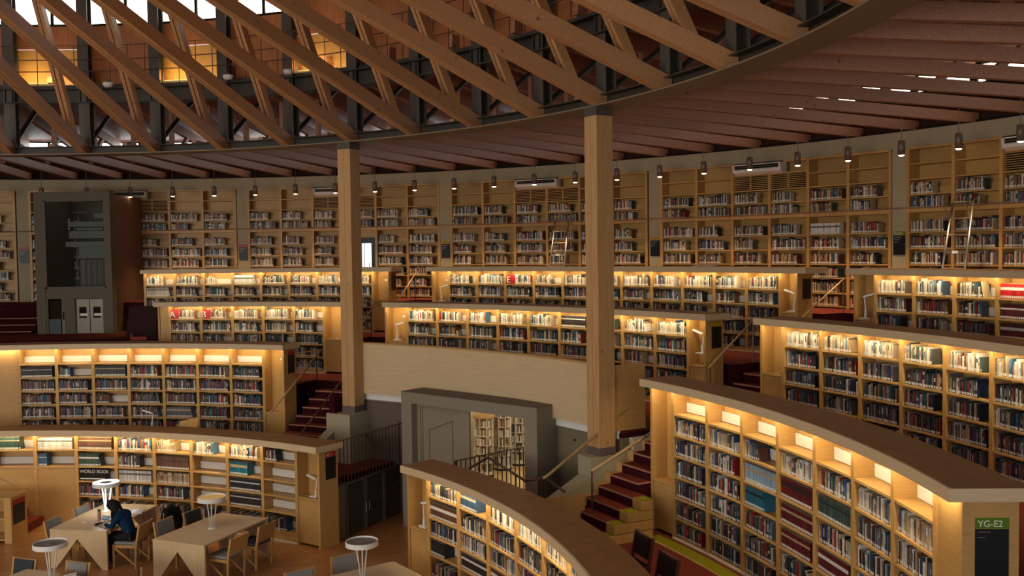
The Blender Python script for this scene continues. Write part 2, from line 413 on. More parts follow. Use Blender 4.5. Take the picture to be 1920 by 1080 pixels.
# web stiffeners of both girders, steel posts
pm = MB(); pm.span(-0.13, 0.13, -0.115, -0.10, 0, 3.8); pm.span(-0.13, 0.13, 0.10, 0.115, 0, 3.8); pm.span(-0.008, 0.008, -0.10, 0.10, 0, 3.8)
post_me = pm.mesh('steel_post', M_STEELP)
sm = MB(); sm.span(-0.09, -0.075, -0.17, 0.17, 0, 0.29); sm.span(0.075, 0.09, -0.17, 0.17, 0, 0.29)
stiff_me = sm.mesh('stiffener', M_STEELP)
ORD = ['first', 'second', 'third', 'fourth', 'fifth', 'sixth', 'seventh', 'eighth', 'ninth', 'tenth', 'eleventh', 'twelfth', 'thirteenth', 'fourteenth', 'fifteenth', 'sixteenth', 'seventeenth', 'eighteenth', 'nineteenth', 'twentieth',
       'twenty-first', 'twenty-second', 'twenty-third', 'twenty-fourth', 'twenty-fifth', 'twenty-sixth', 'twenty-seventh', 'twenty-eighth', 'twenty-ninth', 'thirtieth']
vis_posts = [t for t in post_t if 17 < t < 96][::-1]     # left to right
trusses = []
post_objs = []
for t in post_t:
    k = vis_posts.index(t) if t in vis_posts else None
    o = link('steel_post', post_me, None, pol(14.3, t, 8.28), rzt(t)); o['category'] = 'post'; o['group'] = 'steel posts on the ring girder'
    o['label'] = ('dark steel I-section post on ring girder, %s from the left' % ORD[k]) if k is not None else 'dark steel I-section post on ring girder, ' + beyond(t, vis_posts, post_t)
    link('stiffener', stiff_me, upper, pol(14.3, t, 0.025), rzt(t))
# roof trusses: twin lower chords and twin struts, radial
def truss_parts():
    L = []
    for s_ in (-1, 1):
        m = MB(); x_ = s_ * 0.047; k_ = 0.372
        prof = [(0.25, 0.005), (0.03, 0.005), (-10.9, 0.005 + 10.93 * k_), (-10.9, 0.27 + 10.93 * k_), (0.25, 0.19)]
        m.v = [(x_ - .043, y, z) for y, z in prof] + [(x_ + .043, y, z) for y, z in prof]
        m.f = [(0, 1, 2, 3, 4), (9, 8, 7, 6, 5)] + [(i, (i + 1) % 5 + 0, (i + 1) % 5 + 5, i + 5)[::-1] for i in range(5)]; m.mi = [0] * 7; m.c = [None] * 7
        L.append(('chord', m.mesh('chord', M_CEDAR)))
    for s_ in (-1, 1):
        m = MB(); m.beam((s_ * 0.05, -0.42, 0.36), (s_ * 0.05, -2.42, 4.28), 0.075, 0.17, (0, 1, 0.4))
        L.append(('strut', m.mesh('strut', M_CEDAR)))
    return L
tp = truss_parts()
for t in post_t[1:]:
    k = vis_posts.index(t) if t in vis_posts else None
    r = thing('roof_truss', ('double cedar roof rafter with strut, %s foot from left on ring' % ORD[k]) if k is not None else 'double cedar roof rafter with strut, ' + beyond(t, vis_posts, post_t), 'rafter', pol(14.0, t, 8.105), rzt(t), 'cedar rafters rising from the ring')
    for nm, me in tp: link(nm, me, r)
    trusses.append(r)
# radial steel braces outward from the ring to the roof
bm_ = MB(); bm_.tube([(0, 0.0, 0.0), (0, 1.9, 1.35)], 0.055, 8); brace_me = bm_.mesh('steel_brace', M_STEEL)
for t in post_t[2:]:
    if not 10 < t < 110: continue
    k = vis_posts.index(t) if t in vis_posts else None
    o = link('steel_brace', brace_me, None, pol(14.4, t, 8.39), rzt(t)); o['category'] = 'brace'; o['group'] = 'slanting steel braces outside the ring'
    o['label'] = ('dark slanting steel brace behind the ring at %s post from left' % ORD[k]) if k is not None else 'dark slanting steel brace behind the ring, ' + beyond(t, vis_posts, post_t)
# outer ceiling joists
jm = MB(); jm.beam((0, 0.0, 0.105), (0, 8.35, 0.07), 0.12, 0.20); joist_me = jm.mesh('ceiling_joist', M_CEDARO)
um = MB(); um.beam((0, 0, 1.78), (0, 8.2, 1.04), 0.12, 0.26); upper_me = um.mesh('upper_rafter', M_CEDARO)
hm = MB(); hm.beam((0, 2.6, 0.30), (0, 2.6, 1.45), 0.1, 0.12, (0, 1, 0)); hang_me = hm.mesh('web_timber', M_CEDARO)
hm2 = MB(); hm2.beam((0, 5.4, 0.27), (0, 6.6, 1.1), 0.1, 0.12, (0, 0, 1)); hang2_me = hm2.mesh('web_timber', M_CEDARO)
js = [25.0 + 3.522 * k for k in range(-10, 24)]
jv = [t for t in js if 11 < t < 103][::-1]
for t in js:
    k = jv.index(t) if t in jv else None
    lab = ('cedar ceiling truss between ring and wall, %s from left above shelves' % ORD[k]) if k is not None and k < 30 else 'cedar ceiling truss between ring and wall, ' + beyond(t, jv[:30], js)
    r = thing('ceiling_truss', lab, 'beam', pol(14.35, t, 8.17), rzt(t), 'cedar ceiling beams over the outer tiers')
    link('joist', joist_me, r); link('rafter', upper_me, r); link('web_timber', hang_me, r); link('web_timber', hang2_me, r)
# clerestory band above the ring: plywood panels, windows
for i in range(len(post_t) - 1):
    a, b = post_t[i] + 0.55, post_t[i + 1] - 0.55
    m = MB(); a -= 0.55; b += 0.55
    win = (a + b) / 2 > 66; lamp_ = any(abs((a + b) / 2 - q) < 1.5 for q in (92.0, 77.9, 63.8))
    zb_, zt_ = (10.66 if lamp_ else 9.75), (11.2 if win else 11.95)
    m.beam(pol(14.62, a, (zb_ + zt_) / 2), pol(14.62, b, (zb_ + zt_) / 2), 0.05, zt_ - zb_)
    o = struct(m, 'wall_clerestory_panel', M_PANEL)
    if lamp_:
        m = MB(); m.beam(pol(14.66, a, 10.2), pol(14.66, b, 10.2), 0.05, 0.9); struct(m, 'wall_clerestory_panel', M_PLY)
    if not win: continue
    m = MB(); m.beam(pol(14.62, a, 11.22), pol(14.62, b, 11.22), 0.09, 0.05); m.beam(pol(14.62, a, 11.93), pol(14.62, b, 11.93), 0.09, 0.05)
    for tt in (a, (a + b) / 2, b): m.box(pol(14.62, tt, 11.57), (0.06, 0.09, 0.7), rzt(tt))
    wn += 1; w_ = struct(m, 'window_%d' % wn, M_DARK)
    for (p, q) in ((a, (a + b) / 2), ((a + b) / 2, b)):
        g = MB(); g.beam(pol(14.64, p + .1, 11.575), pol(14.64, q - .1, 11.575), 0.01, 0.66); build(g, 'pane', M_WIN, w_)
m = MB(); m.sector(-62, 128, 14.3, 14.68, 9.66, 9.75, 0, None, 1.76); struct(m, 'trim_5', M_STEEL)
m = MB(); m.sector(-62, 128, 14.5, 14.60, 9.75, 10.2, 0, None, 1.76)
# service rails in front of the panels
sr = thing('service_railing', 'thin dark pipe railing in front of the clerestory plywood', 'railing', pol(14.1, 60, 9.66))
for z in (0.35, 0.62, 0.95):
    m = MB(); m.tube([pol(13.98, a, 9.66 + z) - pol(14.1, 60, 9.66) for a in np.arange(-10, 120, 2.3)], 0.012, 5); build(m, 'rail', M_RAILM, sr)
for t in np.arange(-8, 118, 3.522 / 2 * 1.0):
    if 20 < t < 104:
        m = MB(); m.tube([pol(13.98, t, 9.66) - pol(14.1, 60, 9.66), pol(13.98, t, 10.62) - pol(14.1, 60, 9.66)], 0.009, 4, cap=False); build(m, 'baluster', M_RAILM, sr)
# warm uplights at the foot of every second clerestory panel
for k_, t in enumerate((post_t[10] + DT / 2, post_t[8] + DT / 2, post_t[6] + DT / 2)):
    t = {0: 93.0, 1: 78.9, 2: 64.8}[k_]
    r = thing('uplight', ['warm uplight under leftmost glowing clerestory panel', 'warm uplight under middle glowing clerestory panel', 'warm uplight under right glowing clerestory panel'][k_], 'lamp', pol(14.45, t, 9.752), rzt(t))
    m = MB(); m.box((0, 0, 0.03), (1.1, 0.07, 0.06)); build(m, 'housing', M_STEEL, r)
    m = MB(); m.box((0, 0, 0.066), (1.06, 0.045, 0.008)); build(m, 'light_strip', emit('uplight_glow_%d' % k_, (1.0, 0.62, 0.2), 3.0), r)
    area('uplight_beam', pol(14.2, t, 9.85), pol(14.66, t, 10.15), 1.25, 0.06, 9, (1.0, 0.66, 0.25))
# smoke detectors
for x_, (t, z, lab) in enumerate(((85.4, 9.22, 'white smoke detector under upper girder, left of three'), (72.9, 9.25, 'white smoke detector under upper girder, middle of three'), (66.3, 9.25, 'white smoke detector under upper girder, right of three'))):
    o = thing('smoke_detector', lab, 'detector', pol(13.9, t, z + 0.5), 0, 'smoke detectors under the upper girder')
    m = MB(); m.lathe([(0.0, 0), (0.11, 0), (0.12, -0.05), (0.09, -0.10), (0.0, -0.11)], 16); build(m, 'housing', M_LAMPW, o, smooth=True)
    m = MB(); m.beam((0, 0, 0), (0, 0, 0.05), 0.05, 0.05); build(m, 'bracket', M_STEEL, o)

# timber columns
for t, zf, lab in ((60.75, 2.17, 'square cedar column standing left of the grey entrance'), (32.45, 2.17, 'square cedar column standing right of the grey entrance')):
    r = thing('timber_column', lab, 'column', pol(14.2, t, zf), rzt(t))
    m = MB(); m.span(-0.17, -0.003, -0.17, 0.17, 0.14, 7.93 - zf - 0.0); build(m, 'column_half', M_COLUMN, r)
    m = MB(); m.span(0.003, 0.17, -0.17, 0.17, 0.14, 7.93 - zf); build(m, 'column_half', M_COLUMN, r)
    m = MB(); m.span(-0.175, 0.175, -0.175, 0.175, 0.0, 0.14); build(m, 'base_shoe', M_GREYD, r)
    m = MB(); m.span(-0.175, 0.175, -0.175, 0.175, 7.93 - zf, 8.078 - zf); build(m, 'cap_plate', M_STEELP, r)

# ------------------------------------------------------------------ books
def lin(r, g, b): return srgb(r, g, b)[:3]
WHITES = [lin(214, 208, 196), lin(200, 194, 180), lin(222, 216, 206), lin(190, 178, 158)]
CREAM = [lin(196, 176, 140), lin(180, 156, 118), lin(168, 140, 104)]
DARKS = [lin(34, 36, 42), lin(28, 30, 34), lin(44, 46, 50), lin(40, 34, 32), lin(26, 34, 46)]
GREYS = [lin(92, 96, 100), lin(110, 108, 104), lin(74, 80, 86)]
BLUES = [lin(40, 70, 104), lin(60, 96, 128), lin(34, 52, 82), lin(58, 110, 134)]
GREENS = [lin(40, 62, 52), lin(52, 76, 62), lin(60, 82, 78)]
REDS = [lin(126, 30, 30), lin(98, 28, 30), lin(150, 34, 34), lin(84, 32, 34)]
BROWNS = [lin(96, 62, 44), lin(116, 78, 52), lin(78, 52, 42), lin(134, 96, 66)]
NAMED = {'white': WHITES, 'cream': CREAM, 'black': DARKS, 'grey': GREYS, 'blue': BLUES, 'green': GREENS, 'dark red': REDS, 'brown': BROWNS,
         'pale blue': [lin(140, 170, 190), lin(150, 180, 198)], 'teal': [lin(26, 112, 132), lin(30, 100, 120)], 'maroon': [lin(92, 26, 30), lin(84, 24, 28)],
         'bright red': [lin(180, 26, 30)]}
MIX = {'wall': [('white', 7), ('cream', 9), ('black', 4.5), ('grey', 4), ('blue', 3), ('green', 2), ('dark red', 2.6), ('brown', 5)],
       'pale': [('white', 13), ('cream', 9), ('black', 2), ('grey', 5), ('blue', 2.5), ('green', 1), ('dark red', .7), ('brown', 2)],
       'dark': [('white', 3), ('cream', 2), ('black', 9), ('grey', 5), ('blue', 3), ('green', 3), ('dark red', 4), ('brown', 4)],
       'mid': [('white', 6), ('cream', 6), ('black', 6), ('grey', 4), ('blue', 4), ('green', 3), ('dark red', 2.5), ('brown', 3.5)],
       'maroonset': [('maroon', 1)], 'paleblueset': [('pale blue', 1)], 'tealset': [('teal', 1)], 'redset': [('bright red', 1)], 'blackset': [('black', 1)],
       'whiteset': [('white', 1)], 'blueset': [('blue', 1)], 'greenset': [('green', 1)], 'brownset': [('brown', 1)], 'creamset': [('cream', 1)]}
LABELC = lin(216, 212, 202); PAGES = lin(190, 176, 146)
def paint(me, cols):
    a = me.color_attributes.new('Col', 'FLOAT_COLOR', 'CORNER'); L = []
    for p, c in zip(me.polygons, cols): L += [c[0], c[1], c[2], 1.0] * p.loop_total
    a.data.foreach_set('color', L)
BOOKS = []      # dicts: origin matrix pieces, size, colour ...
def fill_row(rack, bay, row, px, py, rz, x0, x1, z, zclear, mix, frac, depth_front=0.03, setlike=False, leans=True):
    """books standing from x0 towards x1 (local coords of the bay frame at world px,py,rz)"""
    x = x0 + 0.012; end = x0 + (x1 - x0) * frac
    n = 0; wset = None; tset = tcs = None
    if setlike:
        nm = rng.choices([a for a, _ in MIX[mix]], [b for _, b in MIX[mix]])[0]; col0 = rng.choice(NAMED[nm]); wset = rng.uniform(0.028, 0.042); hset = rng.uniform(0.24, 0.27); tset = (rng.uniform(.55, .7), rng.uniform(.74, .82), 0.0); tcs = rng.choice((CREAM[1], DARKS[3], LABELC)) if nm not in ('white', 'cream') else GREYS[0]
    while True:
        if setlike:
            wd, ht, dp, nme = wset, hset * rng.uniform(0.985, 1.0), 0.19, nm; f_ = rng.uniform(0.68, 1.3); col = tuple(c * f_ for c in col0)
        else:
            wd = rng.choice((0.016, 0.02, 0.024, 0.028, 0.034, 0.042)) * rng.uniform(0.9, 1.1); ht = min(rng.gauss(0.228, 0.022), zclear - 0.02); ht = max(ht, 0.175)
            dp = rng.uniform(0.15, 0.21)
            nme = rng.choices([a for a, _ in MIX[mix]], [b for _, b in MIX[mix]])[0]; col = rng.choice(NAMED[nme])
            f = rng.uniform(0.8, 1.15); col = tuple(min(c * f, 0.8) for c in col)
        if x + wd > end: break
        n += 1
        BOOKS.append(dict(rack=rack, bay=bay, row=row, n=n, p=(px, py), rz=rz, x=x, z=z, w=wd - (0.005 if setlike else 0.0025), h=min(ht, zclear - 0.012), d=dp,
                          y=depth_front + (0 if setlike else rng.uniform(0, 0.018)), col=col, cname=nme, tilt=0.0, tb=(tset if setlike else (rng.uniform(.35, .6), rng.uniform(.68, .93), rng.choice((.0, .25, .3)))), tc=(tcs if setlike else (rng.choice((LABELC, CREAM[0], REDS[0], DARKS[0], BLUES[0])) if rng.random() < .35 else tuple(q * (1.5 if sum(col) < .5 else .72) for q in col)))))
        x += wd
    # a leaning last book now and then
    if leans and n > 3 and x + 0.09 < x1 and rng.random() < 0.35:
        b = BOOKS[-1]
        b['tilt'] = -rng.uniform(0.12, 0.3); b['x'] += 0.02
    return x

# ------------------------------------------------------------------ racks
_mesh_cache = {}
def cached(key, fn):
    if key not in _mesh_cache: _mesh_cache[key] = fn()
    return _mesh_cache[key]
def boxmesh(name, dims, mats, off=(0, 0, 0)):
    key = (name, tuple(round(d, 4) for d in dims), tuple(round(d, 4) for d in off), mats.name)
    def f():
        m = MB(); m.box(off, dims); return m.mesh(name, mats)
    return cached(key, f)
SHD = 0.30
def rack(key, name, label, R, t0, nb, dt, levels, zf, zt, counter, cl, left=None, right=None, lit=True, mixes=('pale', 'mid'), fracs=(0.6, 0.97),
         low=(), unlit=(), overrides={}, lamp=None, sign=None, base_light=False, first_empty=False, fronts=True):
    """t0: angle of the leftmost upright (largest angle), nb bays of dt degrees going right"""
    Rf = R + 0.14
    root = thing('bookcase', label, 'bookcase', pol(Rf + 0.3, t0 - nb * dt / 2, zf), 0)
    inv = -root.location
    def put(nm, me, p, rz, **kw): return link(nm, me, root, Vector(p) + inv, rz, **kw)
    zc = zt - 0.075
    H = zc - zf
    # uprights
    um_ = boxmesh('upright', (0.07, SHD + .02, H), M_PLY, (0, SHD / 2 + .01, H / 2))
    for i in range(nb + 1):
        t = t0 - i * dt; put('upright', um_, pol(Rf, t, zf), rzt(t))
    half = R_(dt / 2); ch = 2 * Rf * math.sin(half); Rm = Rf * math.cos(half)
    inner = ch - 0.072
    sh = boxmesh('shelf', (inner, SHD - 0.01, 0.03), M_PLYH, (0, SHD / 2, -0.015))
    bk = boxmesh('back_panel', (inner + 0.06, 0.02, H), M_PLY, (0, SHD + 0.01, H / 2))
    bs = boxmesh('back_stop', (inner, 0.018, 0.15), M_WHITE, (0, 0.255, 0.085))
    ls = boxmesh('light_strip', (inner * 0.96, 0.022, 0.010), M_LED, (0, -0.075, -0.008))
    pl = boxmesh('plinth', (inner + .06, 0.02, levels[-1] - 0.03 - zf if levels[-1] - .03 - zf < 0.3 else 0.1), M_PLYH, (0, 0.03, (levels[-1] - 0.03 - zf) / 2 if levels[-1] - .03 - zf < 0.3 else 0.05))
    for i in range(nb):
        tm = t0 - (i + 0.5) * dt; p = pol(Rm, tm, 0); rz = rzt(tm)
        put('back_panel', bk, (p.x, p.y, zf), rz)
        if lit and i not in unlit: put('light_strip', ls, (p.x, p.y, zc), rz)
        lv = levels[:2] if i in low else levels
        top = zc
        for r_, z in enumerate(lv):
            put('shelf', sh, (p.x, p.y, z), rz)
            put('back_stop', bs, (p.x, p.y, z), rz)
            ov = overrides.get((i, r_), overrides.get((None, r_)))
            if ov != 'empty':
                mix = mixes[0] if r_ == 0 else mixes[1]; fr = rng.uniform(*fracs); sl = rng.random() < 0.025  # a pale top-row mix puts the strip light into the cover colours
                if ov: mix, fr, sl = ov
                lim = min(top, zt - 0.12) - z - 0.03
                if fr > 0: fill_row(key, i, r_, p.x, p.y, rz, -inner / 2, inner / 2, z, lim, mix, fr, 0.03, sl)
            top = z - 0.03
        if i in low:
            put('lower_panel', boxmesh('lower_panel', (inner, 0.02, lv[-1] - 0.03 - zf), M_PLY, (0, 0.02, (lv[-1] - 0.03 - zf) / 2)), (p.x, p.y, zf), rz)
        else:
            put('plinth', pl, (p.x, p.y, zf), rz)
            put('base_strip', boxmesh('base_strip', (inner + .07, 0.03, 0.025), M_WHITE, (0, -0.005, 0.0125)), (p.x, p.y, zf), rz)
    ends = {}
    for side, spec in (('L', left), ('R', right)):
        if not spec: continue
        kind, wdeg, ledge = spec[:3]
        sgn = 1 if side == 'L' else -1
        ta = t0 if side == 'L' else t0 - nb * dt
        tb = ta + sgn * wdeg; tm = (ta + tb) / 2
        hw = 2 * Rf * math.sin(R_(wdeg / 2)); p = pol(Rf * math.cos(R_(wdeg / 2)), tm, 0); rz = rzt(tm)
        iw = hw - 0.075
        put('end_panel', boxmesh('end_panel', (0.05, 0.49, H), M_PLY, (0, 0.245, H / 2)), pol(Rf, tb, zf), rzt(tb))
        put('back_panel', boxmesh('niche_back', (iw + 0.06, 0.02, H), M_PLY, (0, SHD + .01, H / 2)), (p.x, p.y, zf), rz)
        if kind == 'niche':
            sk_ = put('socket_plate', boxmesh('socket_plate', (0.11, 0.008, 0.05), M_LAMPW, (0.06, SHD - 0.004, 0)), (p.x, p.y, zc - 0.30), rz)
            put('ledge', boxmesh('ledge', (iw, SHD, 0.03), M_PLYH, (0, SHD / 2 + .005, -0.015)), (p.x, p.y, ledge), rz)
            put('cupboard_door', boxmesh('cupboard_door', (iw, 0.02, ledge - 0.09 - zf), M_PLY, (0, 0.03, (ledge - 0.09 - zf) / 2 + 0.05)), (p.x, p.y, zf), rz)
        else:
            put('closed_panel', boxmesh('closed_panel', (iw, 0.02, H), M_PLY, (0, 0.03, H / 2)), (p.x, p.y, zf), rz)
        if lit and not (len(spec) > 3 and spec[3] == 'unlit'):
            put('light_strip', boxmesh('light_strip_end', (iw * .9, 0.022, 0.010), M_LED, (0, -0.075, -0.008)), (p.x, p.y, zc), rz)
        ends[side] = (tb, p, rz)
    # countertop: the continuous worktop is a thing of its own
    ca, cb_, cname, clabel = counter
    o = thing('counter', clabel, 'countertop', (0, 0, zt))
    m = MB(); m.sector(cb_, ca, R + 0.03, R + 0.70, -0.075, 0.0, 0, 1, 0.9); build(m, 'counter_top', [M_TOP, M_FASCIA], o)
    m = MB(); m.sector(cb_, ca, R, R + 0.03, -0.12, 0.0, 1, 1, 0.9); build(m, 'front_lip', [M_TOP, M_FASCIA], o)
    for a_ in (cb_, ca):
        m = MB(); q0, q1 = (a_, a_ + 0.12) if a_ == cb_ else (a_ - 0.12, a_)
        m.sector(q0, q1, R + 0.03, R + 0.70, -0.12, -0.075, 1, 1); build(m, 'end_lip', [M_TOP, M_FASCIA], o)
    return root, put, ends

def sign(put, tb, R, zt, col, txt, rows=2, w_=0.27, h_=0.43, hh=0.09, outward=-1, lines=None, z_off=0.28, yc=0.30):
    """black shelf-guide plate on the radial end panel; faces along the ring (outward=-1: towards smaller angles)"""
    # local frame at the end panel: y radial, x tangential
    e = pol(R + 0.14, tb, 0); rz = rzt(tb)
    x = 0.027 if outward < 0 else -0.027
    zt_ = zt - z_off
    s = put('sign_panel', cached(('signp', h_, w_, x, yc), lambda: (lambda m: (m.box((x, yc, -h_ / 2), (0.008, w_, h_)), m.mesh('sign_panel', M_BLACK))[1])(MB())), (e.x, e.y, zt_), rz)
    m = MB(); m.box((x * 1.02, yc, hh / 2 + 0.004), (0.009, w_, hh)); build(m, 'sign_header', col, s)
    if txt:
        xx = x + (0.006 if x > 0 else -0.006)
        text_mesh(txt, hh * 0.86, M_TXT, s, (xx, yc - w_ / 2 + 0.02 if x > 0 else yc + w_ / 2 - .02, hh * 0.22), (pi / 2, 0, pi / 2 if x > 0 else -pi / 2))
    for k, tx in enumerate(lines or ()):
        xx = x + (0.006 if x > 0 else -0.006)
        text_mesh(tx, 0.022, M_TXT, s, (xx, yc - w_ / 2 + 0.02 if x > 0 else yc + w_ / 2 - .02, -0.03 - 0.05 * k), (pi / 2, 0, pi / 2 if x > 0 else -pi / 2))

LA = [4.775, 4.435, 4.10, 3.77, 3.46]; LB = [3.945, 3.595, 3.275, 2.94, 2.61]; LC = [3.09, 2.765, 2.435, 2.105, 1.775, 1.445, 1.14]; LD = [1.57, 1.21, 0.90, 0.58, 0.20]
E_ = 'empty'
# D tier
od = {(i, r): E_ for i in (0, 1, 2) for r in (1,)}
od.update({(0, 0): ('greenset', .6, True), (1, 0): ('greenset', .66, True), (2, 0): ('whiteset', .95, True), (2, 1): ('blueset', .25, True),
           (3, 0): ('brownset', .95, True), (3, 1): ('greenset', .6, True), (3, 2): E_, (4, 0): ('mid', .96, False), (4, 1): ('mid', .6, False), (4, 2): ('whiteset', .95, True),
           (5, 0): ('creamset', .55, False), (5, 1): ('brownset', .97, True), (5, 2): ('creamset', .95, False), (6, 0): ('pale', .62, False), (6, 1): E_, (6, 2): E_, (6, 3): E_,
           (7, 0): ('pale', .9, False), (7, 1): ('tealset', .6, True), (7, 2): ('blackset', .97, True), (7, 3): ('blackset', .97, True),
           (8, 0): ('dark', .38, False), (8, 1): E_, (8, 2): E_, (8, 3): E_})
od = {(i + 2, r): v for (i, r), v in od.items()}; od.update({(0, 0): ('dark', .8, False), (0, 1): E_, (1, 0): ('greenset', .8, True), (1, 1): E_})
t_dl = 57.54 + 4.46 * 11
rDL, putDL, eDL = rack('DL', 'bookcase', 'lowest left curved bookcase behind the reading tables', RD, t_dl, 11, 4.46, LD, 0.0, 2.0, (107.2, 54.05, '', 'long curved wooden countertop above the lowest left bookcase'), '',
                       right=('niche', 3.0, 0.95, 'unlit'), mixes=('mid', 'dark'), low=(0, 1, 2, 3, 4), unlit=(10,), overrides=od)
sign(putDL, eDL['R'][0], RD, 2.0, M_REDS, 'RE 1', outward=-1, z_off=0.26)
odr = {(0, 0): ('mid', .97, False), (0, 1): ('brownset', .97, True), (0, 2): ('mid', .97, False), (0, 3): ('blackset', .5, True), (1, 0): ('blueset', .62, True), (1, 1): ('mid', .95, False),
       (1, 2): ('pale', .9, False), (1, 3): ('blackset', .95, True), (2, 0): ('mid', .97, False), (2, 1): ('dark', .95, False), (2, 2): ('mid', .95, False), (2, 3): ('maroonset', .9, True),
       (3, 0): ('pale', .97, False), (3, 1): ('dark', .97, False), (3, 2): ('dark', .97, False), (4, 0): ('pale', .97, False), (4, 1): ('dark', .97, False)}
rDR, putDR, eDR = rack('DR', 'bookcase', 'lowest front bookcase curving away from the entrance towards the viewer', RD, 39.11, 7, 4.58, LD, 0.0, 2.0, (42.08, 4.0, '', 'curved wooden countertop in front of the entrance and red stairs'), '',
                       left=('niche', 2.84, 0.93, 'unlit'), mixes=('mid', 'mid'), fracs=(.85, .98), overrides=odr)
# C tier
oc = {(None, 0): E_, (0, 1): ('blackset', .93, True), (1, 1): ('pale', .35, False), (2, 1): ('blackset', .96, True), (2, 3): ('dark', .4, False), (0, 2): ('dark', .96, False)}
rCL, putCL, eCL = rack('CL', 'bookcase', 'second-tier left bookcase with an empty lit top row', RC, 95.75, 7, 3.504, LC, F1, 3.57, (98.8, 68.7, '', 'curved wooden countertop over the empty lit row at left'), '',
                       left=('closed', 2.6, 2.0), right=('niche', 2.13, 1.97), mixes=('mid', 'dark'), fracs=(.82, .98), overrides=oc)
sign(putCL, eCL['R'][0], RC, 3.57, M_REDS, '', outward=-1, z_off=0.27)
ocr = {(None, 0): E_, (0, 1): ('mid', .97, False), (0, 2): ('mid', .97, False), (2, 1): ('mid', .42, False), (2, 2): ('paleblueset', .97, True), (2, 3): ('tealset', .6, True), (2, 5): ('dark', .9, False),
       (3, 1): ('pale', .97, False), (3, 2): ('maroonset', .97, True), (3, 3): ('maroonset', .97, True), (3, 4): ('maroonset', .9, True), (4, 1): ('mid', .97, False), (4, 2): ('greenset', .97, True),
       (4, 3): ('dark', .97, False), (4, 4): ('maroonset', .9, True), (5, 1): ('pale', .95, False), (5, 2): ('mid', .97, False), (5, 3): ('mid', .97, False), (6, 1): ('pale', .97, False), (6, 2): ('mid', .97, False), (6, 3): ('mid', .97, False),
       (1, 1): ('pale', .8, False), (1, 2): ('mid', .8, False)}
rCR, putCR, eCR = rack('CR', 'bookcase', 'large right bookcase with empty lit top row and green-headed sign', RC, 25.7, 7, 3.616, LC, F1, 3.57, (28.49, -2.1, '', 'curved wooden countertop over the large right bookcase'), '',
                       left=('niche', 2.29, 1.95), right=('closed', 2.19, 2.0), mixes=('mid', 'dark'), fracs=(.8, .98), overrides=ocr)
sign(putCR, eCR['R'][0], RC, 3.57, M_GREEN, 'YG-E2', outward=-1, z_off=0.37, w_=0.29, h_=0.42, hh=0.095, lines=('-- ------- -----', '------ --'), yc=0.255)
# B tier
rBL, putBL, eBL = rack('BL', 'bookcase', 'third-tier left bookcase with the letters A and B', RB, 86.09, 5, 2.95, LB, F2, 4.40, (87.35, 68.4, '', 'wooden countertop over the bookcase lettered A and B'), '',
                       left=('closed', 0.98, 3.4, 'unlit'), right=('niche', 2.2, 3.42), mixes=('pale', 'mid'), overrides={(0, 0): ('pale', .8, False), (1, 0): ('pale', .8, False)})
rBM, putBM, eBM = rack('BM', 'bookcase', 'third-tier middle bookcase behind the entrance parapet', RB, 63.14, 9, 2.987, LB, F2, 4.40, (65.28, 34.27, '', 'wooden countertop above the middle third-tier bookcase'), '',
                       left=('niche', 2.08, 3.43), right=('niche', 1.5, 3.38), mixes=('pale', 'mid'))
sign(putBM, eBM['R'][0], RB, 4.40, M_YELL, '', outward=-1, z_off=0.26)
rBR, putBR, eBR = rack('BR', 'bookcase', 'third-tier right bookcase behind the large right countertop', RB, 28.13, 13, 2.985, LB, F2, 4.40, (30.13, -14.0, '', 'wooden countertop over the third-tier right bookcase'), '',
                       left=('niche', 1.8, 3.40), mixes=('pale', 'dark'), fracs=(.7, .97))
# A tier
rAL, putAL, eAL = rack('AL', 'bookcase', 'highest-tier left bookcase beside the glass elevator', RA, 91.45, 8, 2.535, LA, F3, 5.24, (91.7, 69.2, '', 'wooden countertop over highest-tier left bookcase'), '',
                       right=('niche', 1.42, 4.3), mixes=('pale', 'mid'), overrides={(2, 0): ('pale', .35, False), (3, 0): ('whiteset', .8, True)})
sign(putAL, eAL['R'][0], RA, 5.24, M_REDS, '', outward=-1, z_off=0.24)
rAM, putAM, eAM = rack('AM', 'bookcase', 'highest-tier middle bookcase with the letter E', RA, 64.17, 11, 2.565, LA, F3, 5.24, (66.0, 33.72, '', 'wooden countertop over highest-tier middle bookcase'), '',
                       left=('niche', 1.5, 4.28), right=('niche', 1.25, 4.3), mixes=('pale', 'mid'))
sign(putAM, eAM['R'][0], RA, 5.24, M_YELL, '', outward=-1, z_off=0.24)
rAR, putAR, eAR = rack('AR', 'bookcase', 'highest-tier right bookcase with a run of bright red volumes', RA, 29.13, 13, 2.54, LA, F3, 5.24, (30.84, -13.0, '', 'wooden countertop over highest-tier right bookcase'), '',
                       left=('niche', 1.4, 4.25, 'unlit'), mixes=('pale', 'dark'), overrides={(3, r): ('redset' if r == 0 else 'maroonset', .97, True) for r in range(5)} | {(4, r): ('redset', .97, True) for r in range(5)})

